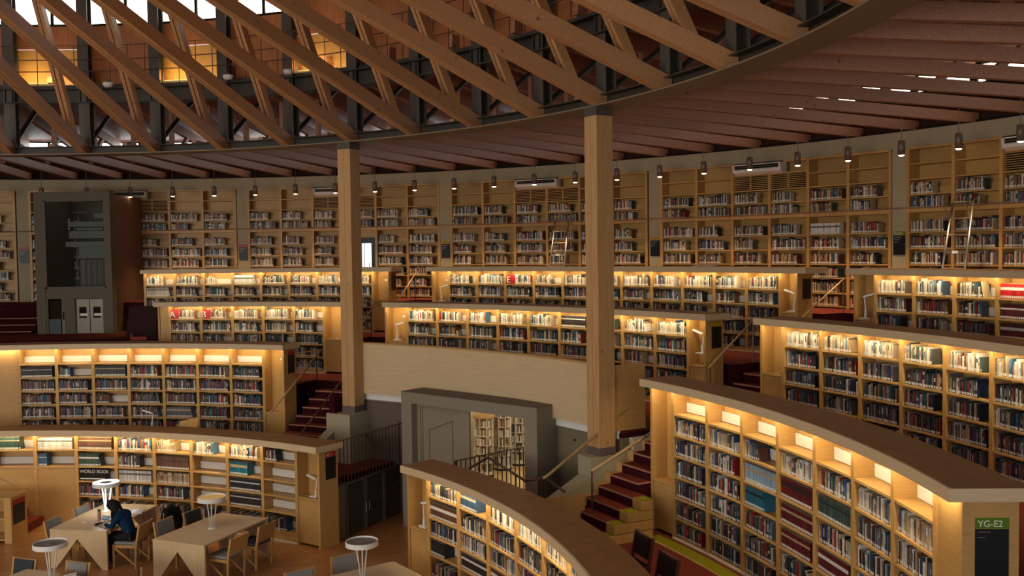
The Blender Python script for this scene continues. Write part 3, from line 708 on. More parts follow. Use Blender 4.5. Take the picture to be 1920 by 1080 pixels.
# ------------------------------------------------------------------ wall shelves (outer ring), built per structural bay
LW = [7.41, 7.085, 6.76, 6.45, 5.965, 5.62, 5.27, 4.95, 4.60, 4.30]
groups = [(120.5, 'wall shelves at the left frame edge beyond the elevator'), (102.86, 'wall shelves hidden behind the glass elevator'), (85.25, 'wall shelves between elevator and the dark exit door'), (67.68, 'wall shelves right of the exit door, centre of wall'), (50.0, 'wall shelves right of centre with air conditioner in the middle'),
          (32.4, 'wall shelves at the right with leaning ladder'), (14.8, 'wall shelves beyond the right edge')]
for gi, (tp_, lab) in enumerate(groups):
    ts = tp_ - 0.50; dt = 2.745; nb = 6
    root = thing('wall_shelving', lab, 'bookcase', pol(RW + .2, ts - 3 * dt, F4), 0); inv = -root.location
    def putw(nm, me, p, rz, **kw): return link(nm, me, root, Vector(p) + inv, rz, **kw)
    H = 7.76 - F4; Rf = RW
    um_ = boxmesh('upright', (0.075, 0.36, H), M_PLY, (0, 0.18, H / 2))
    half = R_(dt / 2); ch = 2 * Rf * math.sin(half); Rm = Rf * math.cos(half); inner = ch - 0.077
    sh = boxmesh('shelf', (inner, 0.34, 0.028), M_PLYH, (0, 0.18, -0.014))
    led = boxmesh('ledge', (inner + 0.08, 0.37, 0.08), M_PLYH, (0, 0.165, -0.04))
    bk = boxmesh('back_panel', (inner + .06, 0.02, H), M_PLY, (0, 0.37, H / 2)); bs = boxmesh('back_stop', (inner, 0.018, 0.14), M_PLYH, (0, 0.30, 0.08))
    hd = boxmesh('head_rail', (inner + 0.02, 0.05, 0.05), M_PLYH, (0, 0.03, -0.0))
    for i in range(nb + 1):
        t = ts - i * dt; putw('upright', um_, pol(Rf, t, F4), rzt(t))
    for i in range(nb):
        tm = ts - (i + 0.5) * dt; p = pol(Rm, tm, 0); rz = rzt(tm); ac = i in (2, 3)
        putw('back_panel', bk, (p.x, p.y, F4), rz); putw('head_rail', hd, (p.x, p.y, 7.735), rz)
        door_bay = gi == 2 and i == 3
        top = 7.71
        for r_, z in enumerate(LW):
            if ac and r_ == 0:
                putw('vent_shelf', sh, (p.x, p.y, 7.475), rz); top = 7.41; continue
            if door_bay and z < 6.2: break
            putw('ledge' if r_ == 3 else 'shelf', led if r_ == 3 else sh, (p.x, p.y, z), rz)
            if r_ >= 2:
                putw('back_stop', bs, (p.x, p.y, z), rz)
                mix, fr, sl = 'wall', rng.uniform(.55, .95), False
                if gi == 4 and i == 4 and r_ == 4: mix, fr, sl = 'whiteset', .82, True
                fill_row('W%d' % gi, i, r_, p.x, p.y, rz, -inner / 2, inner / 2, z, top - z, mix, fr, 0.03, sl, False)
            top = z - (0.08 if r_ == 3 else 0.028)
        if ac:      # louvred vent grille under the air conditioner
            g = MB()
            for k in range(8): g.span(-inner / 2, inner / 2, 0.01, 0.05, 7.115 + k * 0.044, 7.13 + k * 0.044)
            g.span(-0.012, 0.012, 0.0, 0.05, 7.1, 7.47)
            build(g, 'vent_grille', M_PLYH, root, (p.x + inv.x, p.y + inv.y, inv.z), rz)
            putw('vent_back', boxmesh('vent_back', (inner, 0.01, 0.36), M_DARK, (0, 0.1, 7.28 - 0)), (p.x, p.y, 0), rz)
    if 0 < gi < 6:
        t = ts - 2.72 * dt; p = pol(RW - 0.12, t - 0.0, 7.52)
        ac_ = thing('air_conditioner', ['long white air conditioner left of the elevator', 'white air conditioner above the dark exit door', 'white air conditioner seen left of the right column', 'white air conditioner on the wall shelves right of centre', 'white air conditioner at the upper right frame edge'][gi - 1], 'air conditioner', p, rzt(t), 'white air conditioners above the wall shelves')
        L = 0.68
        m = MB(); k = 0
        prof = [(0.02, 0.005), (0.12, -0.045), (0.30, -0.05), (0.30, 0.20), (0.04, 0.20), (0.04, 0.085), (0.0, 0.07)]; nP = len(prof)
        m.v += [(-L, y, z) for y, z in prof] + [(L, y, z) for y, z in prof]
        for i2 in range(nP):
            j2 = (i2 + 1) % nP; m.f.append((i2, nP + i2, nP + j2, j2)); m.mi.append(0); m.c.append(None)
        m.f.append(tuple(range(nP))[::-1]); m.f.append(tuple(nP + q for q in range(nP))); m.mi += [0, 0]; m.c += [None] * 2
        build(m, 'casing', [M_LAMPW, M_DARK], ac_)
        m = MB(); m.span(-L + .05, L - .05, 0.028, 0.04, 0.09, 0.175); build(m, 'air_slot', M_DARK, ac_)
        m = MB(); m.span(-L + .07, L - .07, 0.012, 0.03, 0.125, 0.14); build(m, 'louvre', M_BRONZE, ac_)
        for (x0_, x1_, z0_, z1_) in ((-L, -L + .05, .07, .2), (L - .05, L, .07, .2), (-L, L, .175, .2)):
            m = MB(); m.span(x0_, x1_, 0.0, 0.04, z0_, z1_); build(m, 'front_frame', M_LAMPW, ac_)
        m = MB(); m.box((0, 0.2, 0.215), (1.4, 0.3, 0.025)); build(m, 'top_tray', M_DARK, ac_)
    # ladder rail and concrete pilaster left of the group
    m = MB(); m.tube([pol(RW - 0.10, a, 6.47) for a in np.linspace(tp_ + 0.5, ts - nb * dt - 0.0, 12)], 0.016, 6)
    o = build(m, 'ladder_rail', M_ALU, None); o['label'] = ['metal ladder rail at the left frame edge', 'metal ladder rail on wall shelves left of the elevator', 'metal ladder rail above the dark exit door', 'metal ladder rail across the centre wall shelves', 'metal ladder rail right of the right column', 'metal ladder rail carrying the right-hand ladder', 'metal ladder rail on wall shelves beyond the right edge'][gi]; o['category'] = 'rail'
    m = MB(); m.box((0, 0.2, 0), (0.37, 0.4, 7.77 - F4)); struct(m, 'trim_%d' % (10 + gi), M_CONC, None, loc=pol(RW + 0.0, tp_, (7.77 + F4) / 2), rz=rzt(tp_))
    if gi < 6:
        cols = [M_REDS, M_REDS, M_REDS, M_YELL, M_YELL, M_OLIVE]
        s = thing('shelf_guide_sign', ['black shelf guide with red header beyond the left frame edge', 'black shelf guide with red header left of the elevator', 'black shelf guide with red header between wall shelves, left', 'black shelf guide with ochre header left of the right column', 'black shelf guide with ochre header right of the right column', 'black shelf guide with olive header beside the right ladder'][gi], 'sign', pol(RW - 0.012, tp_, 5.47), rzt(tp_))
        m = MB(); m.box((0, 0, 0.21), (0.29, 0.012, 0.42)); build(m, 'sign_panel', M_BLACK, s)
        m = MB(); m.box((0, -0.001, 0.465), (0.29, 0.012, 0.085)); h = build(m, 'sign_header', cols[gi], s)
        text_mesh('YG-E3-1', 0.065, M_TXT, h, (-0.13, -0.008, 0.44), (pi / 2, 0, 0)) if gi == 5 else None
        for k in range(3):
            m = MB(); m.box((-0.03 - 0.02 * k, -0.007, 0.38 - 0.05 * k), (0.18 - 0.04 * k, 0.002, 0.006)); build(m, 'text_line', M_TXT, s)

# exit door in the wall
d = MB(); d.span(-0.41, -0.05 + -0.1, -0.02, 0.03, 0, 1.9); d.span(0.18, 0.41, -0.02, 0.03, 0, 1.9); d.span(-0.15, 0.18, -0.02, 0.03, 1.72, 1.9); d.span(-0.15, 0.18, -0.02, 0.03, 0, 0.2)
tD = 74.65
do = struct(d, 'door_1', plain('dark_door', (0.012, 0.016, 0.018), 0.4), None, loc=pol(RW + 0.02, tD, F4), rz=rzt(tD))
m = MB(); m.span(-0.15, 0.18, 0.0, 0.01, 0.2, 1.72); build(m, 'door_window', emit('door_daylight', (0.95, 1.0, 1.0), 1.3), do)
m = MB(); m.tube([(-0.2, -0.03, 0.85), (-0.2, -0.07, 0.87), (-0.2, -0.07, 1.05), (-0.2, -0.03, 1.07)], 0.01, 6); build(m, 'door_handle', M_ALU, do)
m = MB(); m.span(-0.08, -0.06, -0.005, 0.02, .2, 1.72); m.span(-0.15, 0.18, -0.005, 0.02, 0.85, 0.88); m.span(0.08, 0.10, -0.005, 0.02, .5, 1.1); build(m, 'glazing_bar', M_GREYP, do)

# pendants: slim cylinders on cords, glowing discs underneath
pend = [23.26 + 3.5195 * k for k in range(-5, 24)]
cm = MB(); cm.tube([(0, 0, 0.30), (0, 0, 1.0)], 0.008, 6); cord_me = cm.mesh('cord', M_BRONZE)
bm2 = MB(); bm2.lathe([(0.0, 0.30), (0.06, 0.30), (0.072, 0.29), (0.072, 0.0), (0.062, 0.0), (0.062, 0.03)], 20); body_me = bm2.mesh('shade', M_BRONZE, True)
gm = MB(); gm.lathe([(0.0, -0.022), (0.04, -0.018), (0.062, 0.004)], 20); glow_me = gm.mesh('lens', M_SPOT)
pv = [t for t in pend if 22 < t < 101][::-1]
SP = bpy.data.lights.new('pendant_beam', 'SPOT'); SP.energy = 260; SP.color = (1.0, 0.70, 0.38); SP.spot_size = R_(70); SP.spot_blend = 0.6; SP.shadow_soft_size = 0.05
for t in pend:
    if t < 12: continue
    k = pv.index(t) if t in pv else None
    r = thing('pendant_lamp', ('bronze cylinder pendant lamp before the wall shelves, %s from left' % ORD[k]) if k is not None else 'bronze cylinder pendant lamp, ' + beyond(t, pv, pend), 'pendant lamp', pol(21.3, t, 7.50), 0, 'pendant lamps in front of the wall shelves')
    link('cord', cord_me, r); link('shade', body_me, r); link('lens', glow_me, r)
    if t > 91: continue
    so = bpy.data.objects.new('pendant_beam', SP); COL.objects.link(so); so.parent = r; so.location = (0, 0, -0.03)

# ------------------------------------------------------------------ stairs between the tiers
def stairs(name, label, t0, t1, R1, n, dr, z0, z1, base=None, wood_nose=True, t1_low=None, low_n=0):
    rt = thing('staircase', label, 'stairs', pol(R1, (t0 + t1) / 2, z0)); inv = -rt.location
    rise = (z1 - z0) / n
    for i in range(1, n):
        ra = R1 + dr * (i - 1); z = z0 + rise * i
        a0 = t0 if (t1_low is None or i > low_n) else t1_low
        m = MB(); zb = max(z - 0.6, z0 - (0.0 if base is None else base))
        m.sector(a0, t1, ra, ra + dr + 0.02, zb, z - 0.03, 1, 1, 1.0)
        m.sector(a0, t1, ra + 0.0, ra + dr + 0.02, z - 0.03, z, 0, 2, 1.0)
        m.v = [tuple(Vector(v) + inv) for v in m.v]
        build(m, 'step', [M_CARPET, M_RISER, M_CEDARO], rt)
    return rt, inv
st1, _ = stairs('s', 'red carpeted stairs with wooden seat ends beside the large right bookcase', 28.15, 31.8, 13.15, 9, 0.25, F1, F2, t1_low=27.3, low_n=4)
st2, _ = stairs('s', 'red carpeted stairs behind the left column', 62.6, 68.5, 13.55, 9, 0.278, F1, F2)
stairs('s', 'short red stairs between the third-tier bookcases at left', 65.7, 69.1, 17.3, 5, 0.29, F2, F3)
stairs('s', 'short red stairs between the third-tier bookcases at right', 30.5, 34.1, 17.3, 5, 0.29, F2, F3)
stairs('s', 'short red stairs between the highest-tier bookcases at left', 65.7, 69.1, 20.0, 5, 0.29, F3, F4)
stairs('s', 'short red stairs between the highest-tier bookcases at right', 30.5, 34.1, 20.0, 5, 0.29, F3, F4)
# cheeks of the recessed flights
for (ta, tb, r0, r1, z0, z1) in ((69.8, 70.2, 14.97, 16.1, F1, F2), (61.6, 62.2, 13.8, 16.1, F1, F2), (31.8, 31.86, 15, 15.6, F1, F2)):
    m = MB(); m.sector(ta, tb, r0, r1, z0, z1 + 0.002); struct(m, 'trim_20', M_RISER)
# wooden seat blocks with olive pads at the right end of the lower steps
rise = (F2 - F1) / 9
for i in range(1, 5):
    ra = 13.15 + 0.25 * (i - 1); z = F1 + rise * i
    s = thing('seat_block', 'olive-topped wooden block at right end of red stairs, %s from bottom' % ORD[i - 1], 'block', pol(ra, 26.9, F1), 0, 'olive-topped blocks beside the right stairs'); inv = -s.location
    m = MB(); m.sector(26.3, 27.28, ra, 14.12, F1 + rise * (i - 1), z - 0.012); m.v = [tuple(Vector(v) + inv) for v in m.v]; build(m, 'block_body', M_PLYH, s)
    m = MB(); m.sector(26.36, 27.2, ra + 0.02, ra + 0.235, z - 0.012, z); m.v = [tuple(Vector(v) + inv) for v in m.v]; build(m, 'seat_pad', M_OLIVE, s)
for i in range(1, 10):   # stepped wooden ends on the left side of the right-hand flight
    ra = 13.15 + 0.25 * (i - 1); z = F1 + rise * i
    m = MB(); m.sector(31.2, 31.78, ra - 0.01, ra + 0.255, z - 0.16, z + 0.012)
    m.v = [tuple(Vector(v) - st1.location) for v in m.v]; build(m, 'step_end', M_PLYH, st1)

# ------------------------------------------------------------------ entrance: parapet, portal, landing
m = MB(); m.sector(32.0, 61.8, 14.36, 14.42, 2.56, 3.66, 0, None, 1.0)
struct(m, 'wall_parapet', wood('parapet_maple', (0.60, 0.435, 0.245, 1), (0.68, 0.50, 0.29, 1), (1, 1, 8), 2.5, 0.42, var=0.02))
m = MB(); m.sector(32.0, 61.8, 14.34, 14.46, 3.66, 3.69, 0, None, 1.0); struct(m, 'trim_21', M_PLYH)
m = MB(); m.beam(pol(14.39, 32.02, 3.12), pol(15.05, 31.9, 3.12), 0.04, 1.14); struct(m, 'wall_parapet_return', M_PLY)
m = MB(); m.sector(32.0, 61.8, 14.46, 14.52, 2.41, 2.56, 0, None, 1.0); struct(m, 'trim_22', M_LAMPW)
# concrete wall below, with the opening behind the portal
for a, b in ((52.6, 62.0), (31.9, 39.4)):
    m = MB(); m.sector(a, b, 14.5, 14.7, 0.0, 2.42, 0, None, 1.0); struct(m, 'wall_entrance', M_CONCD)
for t, z in ((36.9, 2.2), (35.0, 2.2), (33.6, 2.2), (36.4, 1.75), (34.8, 1.75), (33.2, 1.75), (36.9, 1.3), (34.4, 1.3)):
    m = MB(); m.lathe([(0.0, 0), (0.022, 0.0), (0.022, 0.012)], 10, M=Matrix.Rotation(pi / 2, 4, 'X')); struct(m, 'trim_23', M_DARK, None, loc=pol(14.497, t, z), rz=rzt(t))
# left: flush grey service door
sd = thing('service_door', 'flush dark grey service door left of entrance portal', 'door', pol(14.5, 57.6, 0.0), rzt(57.6))
m = MB(); m.span(-0.62, 0.62, -0.06, -0.02, 0, 2.36); build(m, 'leaf', M_GREYD, sd)
m = MB(); m.span(-0.35, 0.30, -0.075, -0.06, 0.1, 2.0); build(m, 'door_panel', M_GREYD, sd)
# portal: a deep grey box frame standing on the landing
PL, PR = Vector((8.16, 10.99, 0)), Vector((10.90, 8.63, 0))
ax = (PR - PL).normalized(); nrm = Vector((-ax.y, ax.x, 0)); nrm = nrm if nrm.dot(PL) > 0 else -nrm
rzp = math.atan2(ax.y, ax.x); Lp = (PR - PL).length
po = thing('entrance_portal', 'deep grey box portal framing the entrance under the maple parapet', 'portal', PL, rzp)
H = 2.8
m = MB(); m.span(0, 0.30, 0, 0.95, 0, H); build(m, 'jamb', M_GREYP, po)
m = MB(); m.span(Lp - 0.30, Lp, 0, 0.62, 0, H); build(m, 'jamb', M_GREYP, po)
m = MB(); m.span(0.3, Lp - 0.3, 0, 0.62, H - 0.22, H); build(m, 'lintel', M_GREYP, po)
m = MB(); m.span(0.005, Lp - .005, 0.005, 0.62, H, H + 0.012); build(m, 'top_sheet', M_GREYD, po)
lf = thing('sliding_door_leaf', 'grey sliding door leaf with recessed panel, left of the opening', 'door', PL, rzp)
m = MB(); m.span(0.30, 1.56, 0.16, 0.20, 0, H - 0.22); build(m, 'leaf', M_GREYP, lf)
m = MB(); m.beam((0.66, 0.155, 2.05), (1.32, 0.155, 2.30), 0.012, 0.02); m.span(1.31, 1.325, 0.150, 0.16, 0.9, 2.31); m.span(0.65, 0.66, 0.15, 0.16, 0.9, 2.05); m.span(0.40, 0.41, 0.15, 0.16, 0, 2.5); m.span(0.46, 0.47, 0.15, 0.16, 0, 2.5)
o = build(m, 'panel_groove', M_GREYD, lf)
m = MB(); m.tube([(1.40, 0.155, 0.98), (1.40, 0.10, 0.98), (1.40, 0.10, 1.12), (1.40, 0.155, 1.12)], 0.014, 6); build(m, 'pull_handle', M_ALU, lf)
lf2 = thing('sliding_door_leaf', 'narrow grey door leaf beside the bright opening', 'door', PL, rzp)
m = MB(); m.span(1.57, 1.81, 0.12, 0.16, 0, H - 0.22); build(m, 'leaf', M_GREYP, lf2)
m = MB(); m.tube([(1.63, 0.115, 1.05), (1.63, 0.06, 1.05), (1.63, 0.06, 1.18), (1.63, 0.115, 1.18)], 0.014, 6); build(m, 'pull_handle', M_ALU, lf2)
# bright room beyond, under the second tier
def portal_pt(x, y, z=0): return PL + ax * x + nrm * y + Vector((0, 0, z))
M_BEIGE = plain('beige_floor', (0.50, 0.34, 0.16), 0.6, 0, 0.2, 0.05, 2)
M_BEIGEW = plain('beige_wall', (0.52, 0.42, 0.28), 0.8, 0, 0.2, 0.05, 2)
m = MB(); m.sector(31.6, 61.4, 14.7, 21.6, 0.0, 0.012); struct(m, 'floor', M_BEIGE)
m = MB(); m.sector(31.6, 61.4, 14.7, 21.6, 2.39, 2.42); struct(m, 'ceiling_room', M_WHITE)
m = MB(); m.sector(31.6, 61.4, 21.5, 21.6, 0, 2.4); struct(m, 'wall_room_back', M_BEIGEW)
m = MB(); m.sector(61.3, 61.6, 14.7, 21.6, 0, 2.4); struct(m, 'wall_room_left', M_BEIGEW)
m = MB(); m.sector(31.4, 31.7, 14.7, 21.6, 0, 2.4); struct(m, 'wall_room_right', M_BEIGEW)
for k, (R__, t_) in enumerate(((16.4, 56.5), (16.6, 49.5), (18.6, 53.5), (19.6, 57.8), (16.6, 42))):
    r = thing('ceiling_lamp', 'round ceiling lamp in the entrance room, %s from the door' % ORD[k], 'ceiling lamp', pol(R__, t_, 2.388), 0, 'ceiling lamps of the room beyond the entrance')
    m = MB(); m.lathe([(0.0, -0.03), (0.16, -0.03), (0.16, 0.0)], 20); build(m, 'diffuser', emit('room_lamp_%d' % k, (1.0, 0.86, 0.62), 70.0), r)
def carousel(P, rad, h, lab):
    r = thing('book_carousel', lab, 'bookshelf', P, R_(20), 'round revolving book stands in the entrance room')
    m = MB(); m.lathe([(0, 0), (rad * .92, 0), (rad * .92, 0.05)], 24); build(m, 'foot', M_DARK, r)
    m = MB(); m.lathe([(rad * .9, .05), (rad, 0.05), (rad, 0.13), (0, 0.13)], 24); build(m, 'base', M_WHITE, r)
    m = MB(); m.lathe([(0, h - 0.04), (rad * 1.04, h - .04), (rad * 1.04, h), (0, h)], 24); build(m, 'top', M_PLYH, r)
    m = MB(); m.lathe([(0.06, .1), (0.06, h - .03)], 8); build(m, 'spindle', M_PLY, r)
    n = 6; dz = (h - 0.17) / n
    for k in range(1, n):
        m = MB(); m.lathe([(0, 0.13 + dz * k - .01), (rad * .98, .13 + dz * k - .01), (rad * .98, .13 + dz * k), (0, .13 + dz * k)], 20); build(m, 'tier', M_WHITE, r)
    for j in range(8):
        a = j * pi / 4; m = MB(); m.box((rad * .78 * math.cos(a), rad * .78 * math.sin(a), h / 2 + .05), (rad * .42, 0.015, h - 0.15), a); build(m, 'divider', M_WHITE, r)
    CB = MB(); cols = []
    for k in range(n):
        for j in range(8):
            a0 = j * pi / 4 + 0.12
            for q in range(4):
                a = a0 + q * 0.16
                if rng.random() < 0.45: continue
                hh = dz * rng.uniform(.62, .85); nm = rng.choice(['white', 'white', 'cream', 'cream', 'grey', 'white'])
                CB.box((rad * .84 * math.cos(a), rad * .84 * math.sin(a), .13 + dz * k + hh / 2), (rad * .22, 0.03, hh), a)
                cols += [rng.choice(NAMED[nm])] * 6
    me = CB.mesh('paperbacks', M_BOOK); paint(me, cols); o = link('paperbacks', me, r); o['kind'] = 'stuff'
carousel((9.72, 15.30, 0.012), 0.26, 1.52, 'tall round book stand nearest the entrance opening')
carousel((10.18, 15.99, 0.012), 0.25, 1.66, 'round book stand in the middle of the entrance room')
carousel((10.62, 16.55, 0.012), 0.27, 1.66, 'round book stand at the right of the entrance room')
carousel((11.06, 17.3, 0.012), 0.25, 1.66, 'round book stand partly hidden by the right jamb')
mg = thing('magazine_rack', 'magazine shelves at left edge of the entrance opening', 'shelf', (9.05, 15.35, 0.012), R_(-35))
m = MB(); m.span(-0.45, 0.25, 0.12, 0.16, 0, 1.9); build(m, 'back_panel', M_PLY, mg)
for k in range(4):
    m = MB(); m.span(-0.45, 0.25, -0.02, 0.12, 0.62 + .33 * k - .015, 0.62 + .33 * k); build(m, 'shelf', M_PLYH, mg)
    CB = MB(); cols = []
    for q in range(10):
        CB.box((-0.42 + .07 * q, 0.03, 0.62 + .33 * k + .12), (0.055, .03, .23)); cols += [rng.choice(WHITES + CREAM)] * 6
    me = CB.mesh('magazines', M_BOOK); paint(me, cols); o = link('magazines', me, mg); o['kind'] = 'stuff'

# plinths below the columns and sloping stringers of the stairs
for (a, b, r0, r1, z1) in ((59.7, 62.4, 13.75, 14.75, 2.17), (31.85, 33.3, 13.85, 14.75, 2.17)):
    m = MB(); m.sector(a, b, r0, r1, 0.0, z1, 0, None, 1.0); struct(m, 'wall_plinth', M_CONC)
for (a, b, sgn) in ((31.8, 33.2, 1), (61.5, 62.5, 1)):
    m = MB(); m.sector(a, b, 12.7, 15.7, 0.0, (1.30, 2.95), 0, None, 1.0)
    m2 = MB(); m2.sector(a, b, 12.7, 13.9, 0.6, (1.30, 1.86), 0, None, 1.0); m2.sector(a if a > 60 else 31.8, b if a > 60 else 32.1, 13.9, 15.6, 1.2, (1.86, 2.62), 0, None, 1.0)
    struct(m2, 'wall_stringer', M_CONC)
M_LOUV = M_GREYD
lv = thing('louvre_wall', 'dark louvred doors below the bar railing left of entrance', 'louvre door', (7.07, 10.27, 0), math.atan2(2.38, 1.18))
m = MB(); m.span(0.0, 2.6, -0.02, 0.0, 0, 1.06); build(m, 'backing', M_DARK, lv)
for x in (0.0, 0.62, 0.66, 1.3, 1.34, 1.98, 2.55):
    m = MB(); m.span(x, x + 0.035, -0.07, -0.02, 0, 1.03); build(m, 'stile', M_GREYD, lv)
m = MB()
for k in range(29):
    m.span(0.035, 2.55, -0.055, -0.025, 0.03 + k * 0.034, 0.045 + k * 0.034)
o = build(m, 'louvre_slats', M_GREYD, lv); o['kind'] = 'stuff'
m = MB(); m.span(0, 2.6, -0.075, 0.0, 1.03, 1.06); build(m, 'top_rail', M_GREYD, lv)
for x in (0.60, 0.71):
    m = MB(); m.tube([(x, -0.08, 0.38), (x, -0.11, 0.38), (x, -0.11, 0.56), (x, -0.08, 0.56)], 0.008, 6); build(m, 'pull_handle', M_ALU, lv)
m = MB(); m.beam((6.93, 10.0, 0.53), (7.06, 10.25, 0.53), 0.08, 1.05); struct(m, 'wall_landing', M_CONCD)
# bar railings either side of the landing
def railing(label, A, B, h, nb, name='bar_railing'):
    A = Vector(A); B = Vector(B); r = thing(name, label, 'railing', A, math.atan2((B - A).y, (B - A).x)); L = (B - A).length
    m = MB(); m.span(0, L, -0.02, 0.02, h - 0.012, h); build(m, 'top_rail', M_RAILM, r)
    m = MB(); m.span(0, L, -0.015, 0.015, 0.03, 0.045); build(m, 'bottom_rail', M_RAILM, r)
    bb = boxmesh('bar', (0.014, 0.014, h - .05), M_RAILM, (0, 0, h / 2 + .01))
    for i in range(nb + 1): link('bar', bb, r, (0.007 + (L - .014) * i / nb, 0, 0))
    for x in (0.0, L): m = MB(); m.span(x - .022, x + .022, -0.022, 0.022, -0.02, h); build(m, 'post', M_RAILM, r)
    return r
railing('dark bar railing on the raised edge left of the entrance', (7.00, 9.85, 1.08), (8.12, 11.95, 1.08), 0.92, 20)
railing('dark bar railing in front of the bright entrance opening', (9.45, 8.00, 0.93), (10.74, 9.22, 0.93), 1.07, 16)
def hand(label, pts, r=0.021, mat=M_RAIL, posts=(), cat='handrail'):
    t = thing('handrail', label, cat, pts[0]); o0 = Vector(pts[0])
    m = MB(); m.tube([Vector(p) - o0 for p in pts], r, 8); build(m, 'rail', mat, t, smooth=True)
    for (p, z) in posts:
        m = MB(); m.tube([Vector(p) - o0, Vector((p[0], p[1], z)) - o0], 0.016, 6); build(m, 'post', M_RAILM, t)
hand('slanting wooden handrail left of the red stairs behind left column', [(4.95, 12.77, 2.04), (5.75, 14.98, 3.29), (5.35, 13.95, 3.31)], posts=[((5.66, 14.75, 2.51), 3.17)])
hand('brown middle handrail of the stairs behind left column', [pol(13.5, 66, 1.33), pol(15.9, 66, 2.78)], mat=M_RAILM)
hand('long wooden handrail on the concrete wall of the right stairs', [(10.95, 6.83, 1.95), (11.02, 6.89, 1.97), (12.98, 8.1, 3.28)], 0.026, posts=[((11.0, 6.88, 1.05), 1.95)])
hand('short brown handrail dropping to the right from the landing post', [(11.01, 6.98, 1.9), (11.27, 6.32, 1.85)], mat=M_RAILM)
hand('brown handrail running from the landing bars to the corner post', [(9.7, 7.75, 1.92), (10.02, 8.23, 2.0), (10.66, 6.95, 1.88), (10.95, 6.85, 1.95)], 0.024, mat=M_RAILM, posts=[((10.5, 7.3, 1.0), 1.9)])
hand('wooden middle handrail on a post in the right stairs', [pol(13.48, 29.5, 2.10), pol(14.75, 29.5, 2.62)], 0.026, posts=[(tuple(pol(13.48, 29.5, 1.25)), 2.1)])
hand('slanting wooden handrail between third-tier bookcases at right', [(14.25, 9.73, 3.36), (15.37, 10.48, 4.27), (14.65, 10.08, 4.27)], posts=[((15.3, 10.42, 3.37), 4.2), ((14.3, 9.76, 2.51), 3.36)])
hand('slanting wooden handrail between third-tier bookcases at left', [(6.28, 16.01, 3.36), (6.70, 17.35, 4.20), (6.30, 16.75, 4.2)], posts=[((6.66, 17.25, 3.37), 4.15)])
hand('slanting wooden handrail between highest-tier bookcases at left', [(7.2, 18.55, 4.25), (7.63, 19.88, 5.05), (7.2, 19.2, 5.05)], posts=[((7.6, 19.8, 4.24), 5.0)])
hand('slanting wooden handrail between highest-tier bookcases at right', [(16.5, 11.13, 4.22), (17.66, 11.91, 5.0), (17.0, 11.5, 5.0)], posts=[((17.6, 11.87, 4.24), 4.95)])
hand('brown handrails crossing behind the left landing bars', [(6.75, 13.0, 1.98), (7.36, 12.1, 1.55), (7.7, 11.6, 1.5)], 0.018, mat=M_RAILM)
hand('wooden rail ending over the low cabinet at bottom left', [(-0.6, 10.9, 1.35), (0.1, 10.75, 1.08), (0.35, 10.7, 0.93)], 0.015)
# rounded wooden board at the foot of the right stairs
bd = MB(); bd.beam((10.99, 6.57, 1.36), (11.62, 6.82, 1.36), 0.035, 0.66)
o = build(bd, 'side_board', M_PLYH); o['label'] = 'brown wooden side board at foot of the right stairs'; o['category'] = 'board'

# ------------------------------------------------------------------ elevator
M_ELEV = plain('elevator_paint', (0.125, 0.100, 0.062), 0.55, 0, 0.3, 0.06, 1.2)
el = thing('elevator', 'grey elevator tower with glass upper shaft by the left wall', 'elevator', (-2.53, 19.8, 2.51), 0)
m = MB(); m.span(-1.13, -0.86, 0, 0.35, 0, 5.08); build(m, 'corner_column', M_ELEV, el)
m = MB(); m.span(0.96, 1.13, 0, 0.35, 0, 5.08); build(m, 'corner_column', M_ELEV, el)
m = MB(); m.span(-0.86, 0.96, 0.0, 0.3, 4.82, 5.08); build(m, 'head_beam', M_ELEV, el)
m = MB(); m.span(-0.86, 0.96, 0.02, 0.08, 1.9, 2.2); m.span(-0.86, -0.80, 0.02, 0.08, 0, 1.9); m.span(-0.40, 0.0, 0.02, 0.08, 0, 1.9); m.span(0.83, 0.96, 0.02, 0.08, 0, 1.9); m.span(-0.86, 0.96, .02, .08, 2.2, 2.22)
build(m, 'front_cladding', M_ELEV, el)
m = MB(); m.span(0.98, 1.13, 0.35, 2.4, 0, 5.0); build(m, 'side_wall', wood('brown_cladding', (0.15, 0.07, 0.035, 1), (0.2, 0.095, 0.05, 1), (1, 1, 6), 2, 0.5), el)
m = MB(); m.span(-1.13, -1.0, 0.35, 2.4, 0, 5.0); build(m, 'side_wall', M_ELEV, el)
m = MB(); m.span(-1.0, 1.0, 2.3, 2.4, 0, 4.95); build(m, 'shaft_back', M_GREYD, el)
gl, n_, l_, b_ = node_mat('clear_glass', 0.03, 0, 0.5)
b_.inputs['Base Color'].default_value = (0.05, 0.06, 0.06, 1); b_.inputs['Alpha'].default_value = 0.10; M_GLASS = gl
m = MB(); m.span(-0.80, 0.93, 0.04, 0.055, 2.26, 4.8); build(m, 'shaft_glass', M_GLASS, el)
m = MB()
for (a, b, c, d) in ((-0.86, 0.96, 2.2, 2.26), (-0.86, -0.80, 2.2, 4.82), (0.93, 0.96, 2.2, 4.82), (-0.86, .96, 4.79, 4.82)): m.span(a, b, 0.0, 0.06, c, d)
build(m, 'glass_frame', M_GREYD, el)
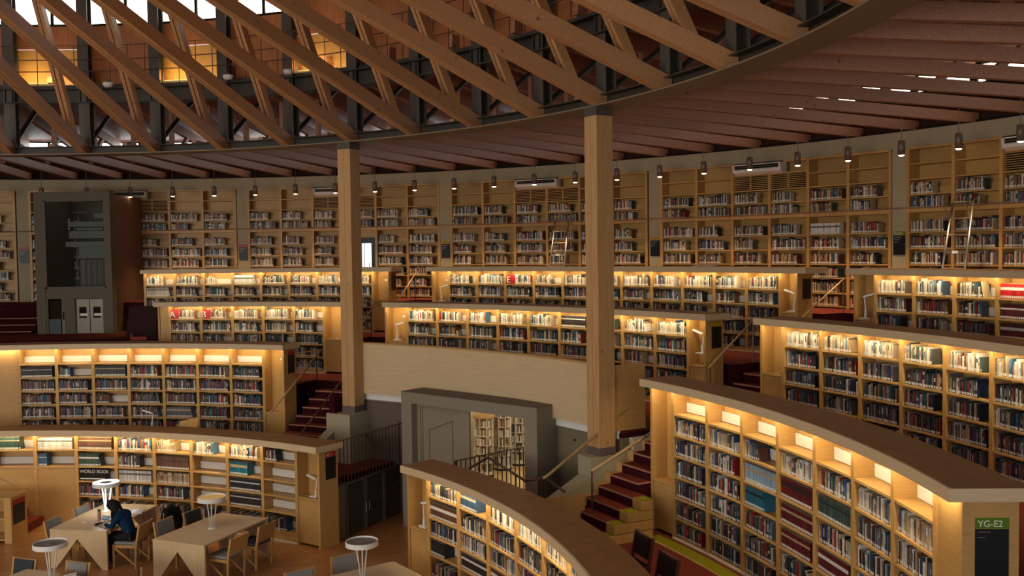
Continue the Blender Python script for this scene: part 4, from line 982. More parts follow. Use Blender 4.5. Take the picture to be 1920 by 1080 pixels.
for k, x in enumerate((0.0, 0.42)):
    m = MB(); x1 = x + 0.40
    m.span(x, x + .09, 0.09, 0.12, 0, 1.88); m.span(x1 - .09, x1, 0.09, 0.12, 0, 1.88); m.span(x + .09, x1 - .09, 0.09, 0.12, 1.65, 1.88); m.span(x + .09, x1 - .09, 0.09, 0.12, 0.82, 1.32); m.span(x + .09, x1 - .09, 0.09, 0.12, 0, 0.3)
    dd = build(m, 'door_leaf', plain('lift_door_grey_%d' % k, (0.22, 0.20, 0.155), 0.4, 0.3), el)
    m = MB(); m.span(x + .09, x1 - .09, 0.1, 0.11, 1.32, 1.65); m.span(x + .09, x1 - .09, 0.1, 0.11, .3, .82); build(m, 'door_window', M_DARK, dd)
    m = MB(); m.span(x + .12, x1 - .05, 0.07, 0.088, 1.38, 1.46); build(m, 'sticker', M_LAMPW, dd)
m = MB(); m.span(-0.38, -0.30, 0.0, 0.02, 0.55, 1.55); cp = build(m, 'call_panel', M_GREYP, el)
m = MB(); m.span(-0.365, -0.315, -0.006, 0.0, 1.28, 1.52); m.span(-0.355, -0.325, -0.006, 0, 0.70, 0.73); m.span(-0.355, -0.325, -0.006, 0, 0.60, 0.63); build(m, 'indicator', M_DARK, cp)
m = MB(); m.span(-0.80, -0.40, 0.12, 0.14, 0, 1.85); build(m, 'side_opening', M_DARK, el)
m = MB(); m.span(-0.77, -0.42, 0.0, 0.05, 0.5, 1.30); build(m, 'notice_board', plain('blue_grey_board', (0.045, 0.07, 0.075), 0.5), el)
m = MB()
m.tube([(-0.7, -0.02, 0.36), (-0.6, -0.05, 0.46), (-0.42, -0.03, 0.42)], 0.02, 5); m.box((-0.6, -.02, .2), (0.25, .1, .3)); build(m, 'fire_extinguisher_box', M_DARK, el)
# machinery inside the glass shaft
for (x0, x1, y0, y1, z0, z1) in ((-0.3, 0.85, .5, .6, 4.05, 4.2), (-0.38, .9, .6, 1.2, 3.70, 3.92), (-0.42, 0.95, .45, 1.3, 3.45, 3.60), (-0.2, .6, .7, 1.0, 3.95, 4.02), (-.1, .75, .6, 1.1, 3.1, 3.45), (.4, .85, .6, 1.0, 4.3, 4.45)):
    m = MB(); m.span(x0, x1, y0, y1, z0, z1); build(m, 'machine_frame', plain('dull_metal_%d' % int(z0 * 100), (0.10, 0.115, 0.105), 0.5, 0.4), el)
for x in (-0.35, 0.86):
    m = MB(); m.span(x, x + .05, .5, .55, 3.95, 4.3); build(m, 'bracket', M_GREYP, el)
for x in (-0.25, -0.05, 0.12, 0.3, 0.42, 0.5, 0.72, 0.8):
    m = MB(); m.span(x, x + 0.018, .8, .82, 2.2, 3.5); build(m, 'guide_cable', M_GREYP, el)
m = MB(); m.span(-0.2, .75, .9, 1.6, 2.2, 3.05); build(m, 'lift_car', plain('lift_car', (0.09, .085, .07), .5, .2), el)
# dark booth beside the elevator
bo = thing('booth_chair', 'dark brown high-backed booth seat right of the elevator', 'seat', (0.0, 18.25, 2.51), 0)
m = MB(); P = [(-0.42, -0.3, 0), (0.46, -0.3, 0), (0.46, 0.45, 0), (-0.42, 0.45, 0), (-0.33, 0.1, 1.72), (0.46, 0.1, 1.72), (0.46, 0.45, 1.72), (-0.33, 0.45, 1.72)]
m.quadbox(P); build(m, 'shell', M_LEATHER, bo)
m = MB(); m.box((0.1, -0.34, 0.86), (0.44, 0.16, 0.10)); m.box((-.1, -.34, .93), (.05, .1, .12)); build(m, 'red_cushion', M_REDS, bo)
# stairs at the far left beyond the elevator
fs = thing('staircase', 'dark stairs with thin handrail at the left frame edge', 'stairs', (-5.0, 19.0, 2.51), 0)
for k in range(9):
    z = (k + 1) * 0.185
    m = MB(); m.span(-1.6, 1.0, 0.28 * k, 0.28 * (k + 1) + .02, max(0, z - .4), z - .02); build(m, 'step', M_RISER, fs)
    m = MB(); m.span(-1.6, 1.0, 0.28 * k - .02, 0.28 * k + .05, z - .025, z); build(m, 'nosing', M_CEDARO, fs)
hand('thin slanting metal rail at the far left stairs', [(-4.7, 18.2, 3.35), (-4.25, 18.9, 4.2)], 0.012, M_ALU)

# ------------------------------------------------------------------ ladders leaning on the rail
def ladder(label, foot, top, rz, wdt=0.46):
    r = thing('ladder', label, 'ladder', foot, rz, 'metal ladders hooked on the wall shelves')
    H = top[2] - foot[2]; off = math.hypot(top[0] - foot[0], top[1] - foot[1])
    for s_ in (-1, 1):
        m = MB(); m.tube([(s_ * wdt / 2 * 1.08, 0, 0), (s_ * wdt / 2 * .92, off, H)], 0.024, 8); build(m, 'stile', M_ALU, r, smooth=True)
        m = MB(); m.tube([(s_ * wdt / 2 * .95, off * .82, H * .82), (s_ * wdt / 2 - .22, off + .05, H * 1.0)], 0.010, 6); build(m, 'brace', M_ALU, r)
        m = MB(); m.tube([(s_ * wdt / 2 * .92, off, H), (s_ * wdt / 2 * .92, off + .03, H + .05), (s_ * wdt / 2 * .92, off + .12, H + .04), (s_ * wdt / 2 * .92, off + .14, H - .04)], 0.014, 6); build(m, 'hook', M_ALU, r)
    n = 7
    for k in range(1, n):
        f = k / n; ww = wdt * (1.08 - .16 * f)
        m = MB(); m.tube([(-ww / 2, off * f, H * f), (ww / 2, off * f, H * f)], 0.015, 6); rg = build(m, 'rung', M_ALU, r)
        if k == 4:
            m = MB(); m.box((0, off * f - .02, H * f - .01), (ww, 0.02, 0.06)); pn = build(m, 'cross_plate', M_ALU, r)
            m = MB(); m.box((0, off * f - .033, H * f - .01), (0.13, 0.004, 0.055)); build(m, 'label_plate', M_LAMPW, pn)
    m = MB(); m.tube([(-wdt / 2, off + .0, H), (wdt / 2, off + .0, H)], 0.014, 6); build(m, 'top_bar', M_ALU, r)
ladder('metal ladder leaning on the right wall shelves by the olive-headed sign', (18.98, 10.0, F4), (19.36, 10.28, 6.52), rzt(27.9), 0.50)
ladder('metal ladder leaning on centre wall shelves left of right column', (11.62, 18.1, F4), (11.93, 18.58, 6.52), rzt(57.3), 0.46)

# ------------------------------------------------------------------ letter boards on the lit rows
for (tx, R, t, z, lab) in (('A', RB, 86.09 - 0.45, 3.945, 'red board with letter A at start of the lit row'), ('B', RB, 83.14 - 0.45, 3.945, 'red board with letter B in the lit row'), ('E', RA, 64.17 - 2 * 2.565 - .5, 4.775, 'red board with letter E in the lit row')):
    r = thing('letter_board', lab, 'sign', pol(R + 0.14, t, z), rzt(t), None)
    m = MB(); m.box((0.0, 0.06, 0.12), (0.24, 0.10, 0.24)); build(m, 'block', M_REDS, r)
    text_mesh(tx, 0.24, M_TXT, r, (-0.13, 0.004, 0.035), (pi / 2, 0, 0), 0.003)
for k, (t_, c_, lab) in enumerate(((42.6, 'cover_a', 'brown book lying flat on highest-tier middle countertop'), (41.9, 'cover_b', 'white sheaf of papers lying on highest-tier middle countertop'))):
    r = thing('flat_book' if k == 0 else 'paper_sheaf', lab, 'book' if k == 0 else 'papers', pol(RA + 0.35, t_, 5.24), rzt(t_ + 14))
    m = MB(); m.box((0, 0, 0.014), (0.28, 0.2, 0.022)); build(m, 'pages', M_WHITE, r)
    m = MB(); m.box((0, 0, 0.0275), (0.29, 0.21, 0.005)); build(m, 'cover', plain(c_, (0.2, 0.1, 0.05) if k == 0 else (0.6, 0.56, 0.48), 0.5), r)

# ------------------------------------------------------------------ desk lamps in the niches
def desk_lamp(label, P, rz, s=1.0, side=1):
    r = thing('desk_lamp', label, 'desk lamp', P, rz, None)
    m = MB(); m.span(-0.09 * s, 0.09 * s, -0.06 * s, 0.06 * s, 0, 0.018 * s); build(m, 'base', M_LAMPW, r)
    m = MB(); m.tube([(0.03 * side * s, 0, 0.01), (0.03 * side * s, 0, 0.13 * s)], 0.022 * s, 10); build(m, 'socket', M_LAMPW, r)
    m = MB(); m.tube([(0.03 * side * s, 0, 0.12 * s), (0.06 * side * s, 0.01, 0.34 * s)], 0.011 * s, 8); build(m, 'lower_arm', M_LAMPW, r)
    m = MB(); m.tube([(0.06 * side * s, 0.01, 0.34 * s), (0.02 * side * s, -0.02, 0.36 * s)], 0.016 * s, 8); build(m, 'joint', M_LAMPW, r)
    m = MB(); m.box((0, 0, 0), (0.24 * s, 0.045 * s, 0.03 * s), 0, 0, Matrix.Translation((-0.06 * side * s, -0.02, 0.385 * s)) @ Matrix.Rotation(R_(14 * side), 4, 'Y')); build(m, 'lamp_head', M_LAMPW, r)
    return r
desk_lamp('white desk lamp in end niche of lowest left bookcase', pol(RD + 0.30, 55.9, 0.95), rzt(55.9), 1.0, 1)
desk_lamp('white desk lamp in the niche of the front curving bookcase', pol(RD + 0.30, 40.6, 0.93), rzt(40.6), 1.15, -1)
desk_lamp('white desk lamp in lit niche of third-tier middle bookcase, left end', pol(RB + 0.28, 64.3, 3.43), rzt(64.3), 1.1, -1)
desk_lamp('white desk lamp in lit niche at right end of third-tier middle bookcase', pol(RB + 0.28, 35.5, 3.6), rzt(35.5), 1.1, 1)
desk_lamp('white desk lamp in lit niche of highest-tier middle bookcase, left end', pol(RA + 0.28, 65.0, 4.28), rzt(65.0), 1.1, -1)
desk_lamp('white desk lamp in lit niche at right end of highest-tier middle bookcase', pol(RA + 0.28, 35.3, 4.3), rzt(35.3), 1.1, 1)
desk_lamp('white desk lamp in the dark niche of highest-tier right bookcase', pol(RA + 0.28, 30.0, 4.25), rzt(30.0), 1.2, -1)
desk_lamp('white desk lamp sticking up behind the lowest left countertop', pol(12.5, 78.5, 1.86), rzt(78.5), 1.0, 1)
o = boxmesh('reading_stand', (0.5, 0.02, 0.28), M_PLYH, (0, 0, 0.14)); o = link('reading_stand', o, None, pol(12.25, 73.6, 1.9), rzt(73.6)); o.rotation_euler = (R_(-38), R_(-12), rzt(73.6)); o['label'] = 'small tilted wooden reading stand behind the lowest left countertop'; o['category'] = 'stand'
# desks on tier one that carry them
for a, b, lab in ((70, 108, 'low reading desk behind the lowest left bookcase'), (6, 30, 'low reading desk behind the front curving bookcase')):
    m = MB(); m.sector(a, b, 12.17, 12.85, 1.80, 1.84, 0, None, 1.0)
    if a == 70:
        o = build(m, 'reading_desk', M_PLYH); o['label'] = lab; o['category'] = 'desk'

# ------------------------------------------------------------------ reading tables
def reading_table(label, P, rz, Ls=1.8, W=1.12, H=0.72):
    r = thing('reading_table', label, 'table', P, rz, None)      # local x along the length
    m = MB(); m.span(-Ls / 2, Ls / 2, -W / 2, W / 2, H - 0.03, H); build(m, 'table_top', wood('table_ply', (0.56, 0.40, 0.21, 1), (0.64, 0.47, 0.27, 1), (1.5, 12, 1.5), 2.5, 0.3), r)
    for s_ in (-1, 1):
        m = MB(); x = s_ * (Ls / 2 - 0.025)
        poly = [(-W / 2, 0.0), (-W / 2 + 0.10, 0.0), (0.02, 0.55), (W / 2 - 0.10, 0.0), (W / 2, 0.0), (W / 2, H - .03), (-W / 2, H - .03)]
        k = len(m.v); n = len(poly)
        m.v += [(x - .02, y, z) for y, z in poly] + [(x + .02, y, z) for y, z in poly]
        # concave outline split into three quads
        for (q, off) in (((0, 1, 2, 6), 0), ((6, 2, 5), 0), ((2, 3, 4, 5), 0)):
            m.f.append(tuple(k + i for i in q)[::-1]); m.mi.append(0); m.c.append(None)
            m.f.append(tuple(k + n + i for i in q)); m.mi.append(0); m.c.append(None)
        for i in range(n):
            j = (i + 1) % n; m.f.append((k + i, k + j, k + n + j, k + n + i)); m.mi.append(0); m.c.append(None)
        build(m, 'end_leg', MATS['table_ply'], r)
    m = MB(); m.span(-Ls / 2 + .05, Ls / 2 - .05, -0.02, 0.02, H - 0.2, H - 0.03); build(m, 'stretcher', M_PLYH, r)
    return r
TA = [((2.68, 9.36, 0), 81.5), ((4.985, 8.48, 0), 68.1), ((8.12, 5.50, 0), 36.0), ((3.42, 5.55, 0), 72.0)]
reading_table('light wooden reading table where the person sits', TA[0][0], R_(81.5))
reading_table('light wooden reading table beside the occupied one', TA[1][0], R_(68.1))
reading_table('light wooden table corner at bottom centre of the frame', TA[2][0], R_(36))
reading_table('wooden table at bottom left corner of the frame', TA[3][0], R_(-20), 1.9, 1.0)
def table_lamp(label, P, on=False, s=1.0, mat=None):
    r = thing('table_lamp', label, 'table lamp', (P[0], P[1], 0.72), R_(20), None)
    m = MB(); m.lathe([(0, 0), (0.075, 0), (0.075, 0.014), (0, 0.014)], 24); build(m, 'base', M_LAMPW, r)
    for a in (0, 1, 2):
        an = a * 2 * pi / 3 + 0.4
        m = MB(); m.tube([(0.03 * math.cos(an), 0.03 * math.sin(an), 0.01), (0.10 * math.cos(an), 0.10 * math.sin(an), 0.50)], 0.010 if not on else 0.013, 8)
        build(m, 'stem', MATS['lit_stem'] if on else M_LAMPW, r, smooth=True)
    m = MB(); m.lathe([(0.24, 0.50), (0.25, 0.505), (0.25, 0.575), (0.245, 0.58), (0.24, 0.575), (0.238, 0.54)], 40); build(m, 'shade_ring', M_LAMPW, r, smooth=False)
    if on:
        m = MB(); m.lathe([(0.115, 0.572), (0.24, 0.572)], 40); build(m, 'diffuser', M_RING, r)
        m = MB(); m.lathe([(0.0, 0.571), (0.115, 0.571)], 32); build(m, 'centre_cover', M_GREYP, r)
    else:
        m = MB(); m.lathe([(0.0, 0.568), (0.06, 0.568), (0.062, 0.56), (0.10, 0.552), (0.24, 0.555)], 40); build(m, 'cover', mat or M_BRONZE, r)
    m = MB(); m.lathe([(0.0, 0.50), (0.24, 0.50)], 32); build(m, 'lower_plate', M_LAMPW if not on else M_RING, r)
emit('lit_stem', (1.0, 0.99, 0.95), 1.6)
table_lamp('switched-on white ring lamp on the occupied table', (2.55, 9.72), True)
table_lamp('white ring lamp with glowing amber top on second table', (4.98, 8.49), False, mat=emit('amber_cover', (0.85, 0.50, 0.16), 0.45))
table_lamp('unlit white ring lamp at bottom centre', (8.14, 5.70))
table_lamp('unlit white ring lamp in the bottom left corner', (3.33, 5.82))

def make_chair(seat_m, label, P, rz, back_m=None, wood_m=None):
    """local: sitter faces -y, backrest at +y"""
    wm = wood_m or M_PLY
    r = thing('chair', label, 'chair', P, rz, None)
    w_, d_ = 0.23, 0.22
    for (x, y, h) in ((-w_, -d_, .43), (w_, -d_, .43)):
        m = MB(); m.span(x - .018, x + .018, y - .018, y + .018, 0, h); build(m, 'leg', wm, r)
    for x in (-w_, w_):
        m = MB(); m.beam((x, d_ - .02, 0), (x, d_ + .0, .43), .036, .036, (0, 1, 0)); m.beam((x, d_, .43), (x, d_ + .07, .80), .036, .036, (0, 1, 0)); build(m, 'leg', wm, r)
        m = MB(); m.beam((x, d_ - .01, .05), (x, -d_ + .02, .36), .018, .03); build(m, 'side_stretcher', wm, r)
    m = MB(); m.span(-w_ + .018, w_ - .018, -d_, -d_ + .02, .36, .42); m.span(-w_, -w_ + .015, -d_ + .018, d_ - .02, .37, .42); m.span(w_ - .015, w_, -d_ + .018, d_ - .02, .37, .42); build(m, 'seat_frame', wm, r)
    m = MB(); m.span(-.225, .225, -.225, .20, .425, .475); o = build(m, 'seat', seat_m, r)
    b = o.modifiers.new('b', 'BEVEL'); b.width = .015; b.segments = 2
    m = MB(); P_ = [(-.212, d_ + .015, .50), (.212, d_ + .015, .50), (.212, d_ + .04, .50), (-.212, d_ + .04, .50), (-.212, d_ + .058, .79), (.212, d_ + .058, .79), (.212, d_ + .083, .79), (-.212, d_ + .083, .79)]
    m.quadbox(P_); bk = build(m, 'backrest', wm, r)
    m = MB(); P_ = [(-.20, d_ - .008, .53), (.20, d_ - .008, .53), (.20, d_ + .015, .53), (-.20, d_ + .015, .53), (-.20, d_ + .03, .78), (.20, d_ + .03, .78), (.20, d_ + .058, .78), (-.20, d_ + .058, .78)]
    m.quadbox(P_); build(m, 'back_pad', back_m or seat_m, bk)
    return r
# facing direction helper: chair back sits on the side away from the table
def ch(label, x, y, face_deg, seat=None, **kw):   # face_deg: direction the sitter looks
    return make_chair(seat or M_FABRIC, label, (x, y, 0), R_(face_deg + 90), **kw)
d1 = 81.5; d2 = 68.1
ch('chair at left side of occupied table, nearer the viewer', 2.10, 8.98, d1 - 90)
ch('chair at left side of occupied table, nearer the bookcase', 2.26, 9.82, d1 - 90)
ch('wooden chair the person in navy is sitting on', 3.42, 8.72, d1 + 90)
ch('chair with a dark coat over its back, beyond the person', 3.60, 9.50, d1 + 90, M_FABRICD)
ch('chair at left side of the second table, nearer the viewer', 4.22, 8.74, d2 - 90)
ch('dark-padded chair at left side of second table, far end', 4.55, 9.36, d2 - 90, M_FABRICD)
ch('light-seated chair at right side of second table, nearest the viewer', 5.42, 7.84, d2 + 90)
ch('dark-seated chair at right side of second table, far end', 5.72, 8.56, d2 + 90, M_FABRICD)
ch('chair behind the bottom centre ring lamp', 7.87, 6.40, -54 + 0, M_FABRIC)
ch('chair at the bottom edge left of the centre lamp', 7.30, 5.66, -54, M_FABRIC)
ch('dark-padded chair at far side of bottom left table', 2.42, 6.38, -110, M_FABRICD)
ch('light-padded chair behind the bottom left book stack', 3.38, 6.17, -110)
ch('chair at right end of the bottom left table', 4.42, 5.78, -160, M_FABRICD)
for (lab, x, y, f, s) in (('dark brown chair behind front countertop, nearer the stairs', 11.93, 3.74, 200, M_LEATHER), ('dark brown chair behind front countertop, farther from stairs', 12.12, 2.88, 200, M_LEATHER)):
    r = make_chair(s, lab, (x, y, F1), R_(f + 90), back_m=M_LEATHER, wood_m=plain('dark_wood', (0.09, 0.03, 0.015), 0.4) if 'dark_wood' not in MATS else MATS['dark_wood'])
# low cabinet bottom left
lc = thing('low_cabinet', 'low wooden cabinet with open shelf at the left edge', 'cabinet', (-0.35, 10.4, 0), R_(-4))
m = MB(); m.span(-0.9, 0.88, -0.28, 0.30, 0.89, 0.92); build(m, 'top', M_PLYH, lc)
m = MB(); m.span(0.84, 0.87, -0.26, 0.29, 0, 0.89); sp_ = build(m, 'side_panel', M_PLY, lc)
m = MB(); m.span(-0.9, -0.87, -0.26, 0.29, 0, 0.89); build(m, 'side_panel', M_PLY, lc)
m = MB(); m.span(-0.87, 0.84, 0.27, 0.29, 0, 0.89); build(m, 'back_panel', M_PLY, lc)
for z in (0.05, 0.47): m = MB(); m.span(-0.87, 0.84, -0.24, 0.27, z, z + .03); build(m, 'shelf', M_PLYH, lc)
m = MB(); m.span(0.72, 0.84, -0.26, -0.24, 0, .89); build(m, 'front_stile', M_PLY, lc)
m = MB(); m.span(0.872, 0.88, -0.20, 0.20, 0.36, 0.74); sg = build(m, 'sign_panel', M_BLACK, sp_); m = MB(); m.span(0.872, 0.882, -0.20, 0.20, 0.745, 0.84); build(m, 'sign_header', M_REDS, sg)
rs = thing('carpeted_step', 'small red carpeted step block behind the low cabinet', 'step', (0.05, 11.2, 0), R_(-2))
m = MB(); m.span(-0.8, 0.38, -0.36, 0.32, 0, 0.17); build(m, 'lower_step', M_CARPET, rs); m = MB(); m.span(-0.8, 0.05, -0.36, 0.32, 0.17, 0.34); build(m, 'upper_step', M_CARPET, rs)

# ------------------------------------------------------------------ things on the tables
r = thing('water_bottle', 'pink water bottle with dark cap on occupied table', 'bottle', (2.66, 9.12, 0.72))
m = MB(); m.lathe([(0, 0), (0.032, 0), (0.034, 0.01), (0.034, 0.15), (0.026, 0.17)], 20); build(m, 'body', plain('pink_bottle', (0.42, 0.20, 0.18), 0.3), r, smooth=True)
m = MB(); m.lathe([(0.028, 0.168), (0.029, 0.205), (0, 0.208)], 20); build(m, 'cap', M_BLACK, r)
r = thing('phone_on_stand', 'small phone propped up beside the glowing lamp', 'phone', (2.80, 9.06, 0.72), R_(-15))
m = MB(); m.box((0, 0, 0), (0.15, 0.008, 0.08), 0, 0, Matrix.Translation((0, 0.02, 0.05)) @ Matrix.Rotation(R_(-30), 4, 'X')); ph = build(m, 'case', M_BLACK, r)
m = MB(); m.box((0, -0.0055, 0), (0.135, 0.002, 0.066), 0, 0, Matrix.Translation((0, 0.02, 0.05)) @ Matrix.Rotation(R_(-30), 4, 'X')); build(m, 'screen', emit('phone_screen', (0.30, 0.42, 0.50), 0.5), ph)
m = MB(); m.box((0, 0.03, 0.008), (0.16, 0.12, 0.016)); build(m, 'stand', M_LAMPW, r)
r = thing('pen_case', 'small dark pen case lying near the table edge', 'pen case', (2.79, 8.80, 0.72), R_(50))
m = MB(); m.box((0, 0, 0.02), (0.16, 0.05, 0.04)); o = build(m, 'pouch', M_BLACK, r); b = o.modifiers.new('b', 'BEVEL'); b.width = .015; b.segments = 3
m = MB(); m.box((0, 0, 0.041), (0.14, 0.006, 0.003)); build(m, 'zip', M_ALU, r)
M_PAPER = plain('white_paper', (0.80, 0.78, 0.72), 0.7, 0, 0.2, 0.02, 3)
for k, (x, y, a, lab) in enumerate(((2.99, 8.74, 10, 'white notebook page the person writes on'), (3.02, 9.02, 25, 'loose white sheet beside the phone'), (2.45, 8.95, -30, 'small translucent note near the table corner'))):
    m = MB(); m.box((0, 0, 0.003), (0.21 if k < 2 else .1, 0.15 if k < 2 else .05, 0.005), R_(a)); o = build(m, 'paper_sheet', M_PAPER, None, (x, y, 0.72)); o['label'] = lab; o['category'] = 'paper'
ob = thing('open_book', 'large open book with white pages beyond the person', 'book', (3.08, 9.62, 0.72), R_(12))
for s_ in (-1, 1):
    m = MB(); k = len(m.v); N = 8
    for i in range(N + 1):
        u = i / N; x = s_ * u * 0.20; z = 0.012 + 0.028 * math.sin(u * pi) * (1 - .4 * u)
        m.v += [(x, -0.15, z), (x, 0.15, z), (x, -0.15, 0.002), (x, 0.15, 0.002)]
    for i in range(N):
        a = k + 4 * i; b = a + 4
        for f in ((a, b, b + 1, a + 1), (a + 2, a + 3, b + 3, b + 2), (a, a + 2, b + 2, b), (a + 1, b + 1, b + 3, a + 3)): m.f.append(f if s_ > 0 else f[::-1]); m.mi.append(0); m.c.append(None)
    build(m, 'page_block', M_PAPER, ob, smooth=False)
m = MB(); m.box((0, 0, 0.001), (0.42, 0.32, 0.003)); build(m, 'cover', M_GREYP, ob)
for k, (lab, c) in enumerate((('lowest white book of the bottom left stack', 'white'), ('second white book of the bottom left stack', 'white'), ('topmost book with brown cover on bottom left stack', 'brown'))):
    r = thing('stacked_book', lab, 'book', (3.58, 5.86, 0.72 + 0.032 * k), R_(12 + 14 * k), 'stack of books at the bottom left table')
    m = MB(); m.box((0, 0, 0.015), (0.20, 0.145, 0.022)); build(m, 'pages', M_PAPER, r)
    mc = plain('cover_' + c + str(k), (0.30, 0.13, 0.03) if c == 'brown' else (0.6, 0.58, 0.55), 0.4)
    m = MB(); m.box((0, 0, 0.0025), (0.21, 0.155, 0.004)); m.box((0, 0, 0.0285), (0.21, 0.155, 0.004)); m.box((-0.103, 0, 0.0155), (0.004, 0.155, 0.026)); build(m, 'cover', mc, r)

# ------------------------------------------------------------------ person
def skin(name, pts, edges, rad, mat, parent=None, sub=2, root=0, **kw):
    me = bpy.data.meshes.new(name); me.from_pydata([tuple(p) for p in pts], edges, [])
    o = bpy.data.objects.new(name, me); COL.objects.link(o)
    md = o.modifiers.new('skin', 'SKIN'); md.use_smooth_shade = True
    sv = me.skin_vertices[0].data if me.skin_vertices else None
    if sv is None:
        bm = bmesh.new(); bm.from_mesh(me); bm.verts.layers.skin.verify(); bm.to_mesh(me); bm.free(); sv = me.skin_vertices[0].data
    for i, v in enumerate(sv):
        r_ = rad[i]; v.radius = r_ if isinstance(r_, tuple) else (r_, r_); v.use_root = (i == root)
    s2 = o.modifiers.new('sub', 'SUBSURF'); s2.levels = sub; s2.render_levels = sub
    dg = bpy.context.evaluated_depsgraph_get(); dg.update()
    m2 = bpy.data.meshes.new_from_object(o.evaluated_get(dg)); m2.name = name
    bpy.data.objects.remove(o); m2.materials.clear(); m2.materials.append(mat)
    for p in m2.polygons: p.use_smooth = True
    o = link(name, m2, parent, **kw); return o
M_SKIN = plain('skin', (0.50, 0.27, 0.17), 0.5, 0, 0.4, 0.04, 10)
M_HAIR = plain('black_hair', (0.007, 0.005, 0.004), 0.6, 0, 0.2, 0.2, 30)
M_NAVY = plain('navy_knit', (0.008, 0.028, 0.075), 0.9, 0, 0.1, 0.15, 60)
M_TROU = plain('dark_trousers', (0.018, 0.016, 0.018), 0.85, 0, 0.1, 0.15, 40)
M_SHOE = plain('black_shoes', (0.008, 0.008, 0.009), 0.3, 0, 0.5, 0.05, 10)
pr_ = thing('person', 'person with long black hair in navy top writing at the table', 'person', (3.37, 8.72, 0), R_(d1 + 90 + 90))
# local frame: sitter looks towards -y, x = their left..right
J = dict(pel=(0, .02, .53), bel=(0, 0.0, .66), che=(0, -.07, .82), upc=(0, -.13, .93), nk=(0, -.185, .985), hb=(0, -.235, 1.03),
         sL=(-.155, -.12, .92), eL=(-.20, -.26, .74), wL=(-.10, -.42, .765), sR=(.155, -.12, .92), eR=(.21, -.22, .73), wR=(.11, -.40, .765),
         hL=(-.085, .0, .52), kL=(-.10, -.40, .52), aL=(-.09, -.36, .10), fL=(-.09, -.50, .045), hR=(.085, .0, .52), kR=(.10, -.39, .52), aR=(.10, -.30, .10), fR=(.10, -.43, .045))
def sk(names, edges, rads, mat, nm, **kw): return skin(nm, [J[n] for n in names], edges, rads, mat, pr_, **kw)
body = sk(['pel', 'bel', 'che', 'upc', 'nk', 'hb', 'sL', 'eL', 'wL', 'sR', 'eR', 'wR', 'hL', 'kL', 'aL', 'hR', 'kR', 'aR'],
          [(0, 1), (1, 2), (2, 3), (3, 4), (4, 5), (3, 6), (6, 7), (7, 8), (3, 9), (9, 10), (10, 11), (0, 12), (12, 13), (13, 14), (0, 15), (15, 16), (16, 17)],
          [(.15, .11), (.115, .095), (.13, .10), (.12, .085), .045, .045, .055, .038, .024, .055, .038, .024, .085, .058, .036, .085, .058, .036], M_SKIN, 'body')
sk(['pel', 'bel', 'che', 'upc', 'nk', 'sL', 'eL', 'wL', 'sR', 'eR', 'wR'], [(0, 1), (1, 2), (2, 3), (3, 4), (3, 5), (5, 6), (6, 7), (3, 8), (8, 9), (9, 10)],
   [(.165, .12), (.135, .115), (.15, .118), (.14, .10), .055, .068, .052, .034, .068, .052, .034], M_NAVY, 'navy_top')
sk(['pel', 'hL', 'kL', 'aL', 'hR', 'kR', 'aR'], [(0, 1), (1, 2), (2, 3), (0, 4), (4, 5), (5, 6)], [(.165, .125), .098, .072, .05, .098, .072, .05], M_TROU, 'trousers')
for s_ in ('L', 'R'):
    a = Vector(J['a' + s_]); f = Vector(J['f' + s_])
    skin('shoe', [a + Vector((0, .03, -.035)), a + Vector((0, 0, -.04)), (a + f) / 2 + Vector((0, 0, -.015)), f], [(0, 1), (1, 2), (2, 3)], [(.038, .04), (.042, .045), (.04, .036), (.034, .026)], M_SHOE, pr_, 2)
# head: bent towards the page
hc = Vector((0, -.30, 1.075)); HM = Matrix.Translation(hc) @ Matrix.Rotation(R_(48), 4, 'X')
bm = bmesh.new(); bmesh.ops.create_uvsphere(bm, u_segments=24, v_segments=18, radius=1)
for v in bm.verts:
    x, y, z = v.co; jaw = 1 - 0.28 * max(0, -z) ** 1.3
    v.co = Vector((x * .074 * jaw, y * (.095 if y > 0 else .088) * (1 - .12 * max(0, -z)), z * .112))
    if y < -.6 and abs(x) < .25 and -.35 < z < .1: v.co.y -= .016 * (1 - abs(x) / .25)
    if y < -.5 and .02 < z < .22 and .2 < abs(x) < .5: v.co.y += .008
bm.transform(HM); me = bpy.data.meshes.new('head'); bm.to_mesh(me); bm.free(); me.materials.append(M_SKIN)
for p in me.polygons: p.use_smooth = True
hd = link('head', me, pr_)
for s_ in (-1, 1):
    m = MB(); m.lathe([(0, .011), (.008, .008), (.011, 0), (.008, -.008), (0, -.011)], 10, M=HM @ Matrix.Translation((s_ * .03, -.078, .012))); build(m, 'eye', M_DARK, hd, smooth=True)
    m = MB(); m.lathe([(0, .03), (.012, .015), (.013, -.01), (0, -.03)], 10, M=HM @ Matrix.Translation((s_ * .074, .005, -.005))); build(m, 'ear', M_SKIN, hd, smooth=True)
m = MB(); m.tube([HM @ Vector((-.022, -.080, -.055)), HM @ Vector((0, -.087, -.057)), HM @ Vector((.022, -.080, -.055))], .005, 6); build(m, 'mouth', M_REDS, hd, smooth=True)
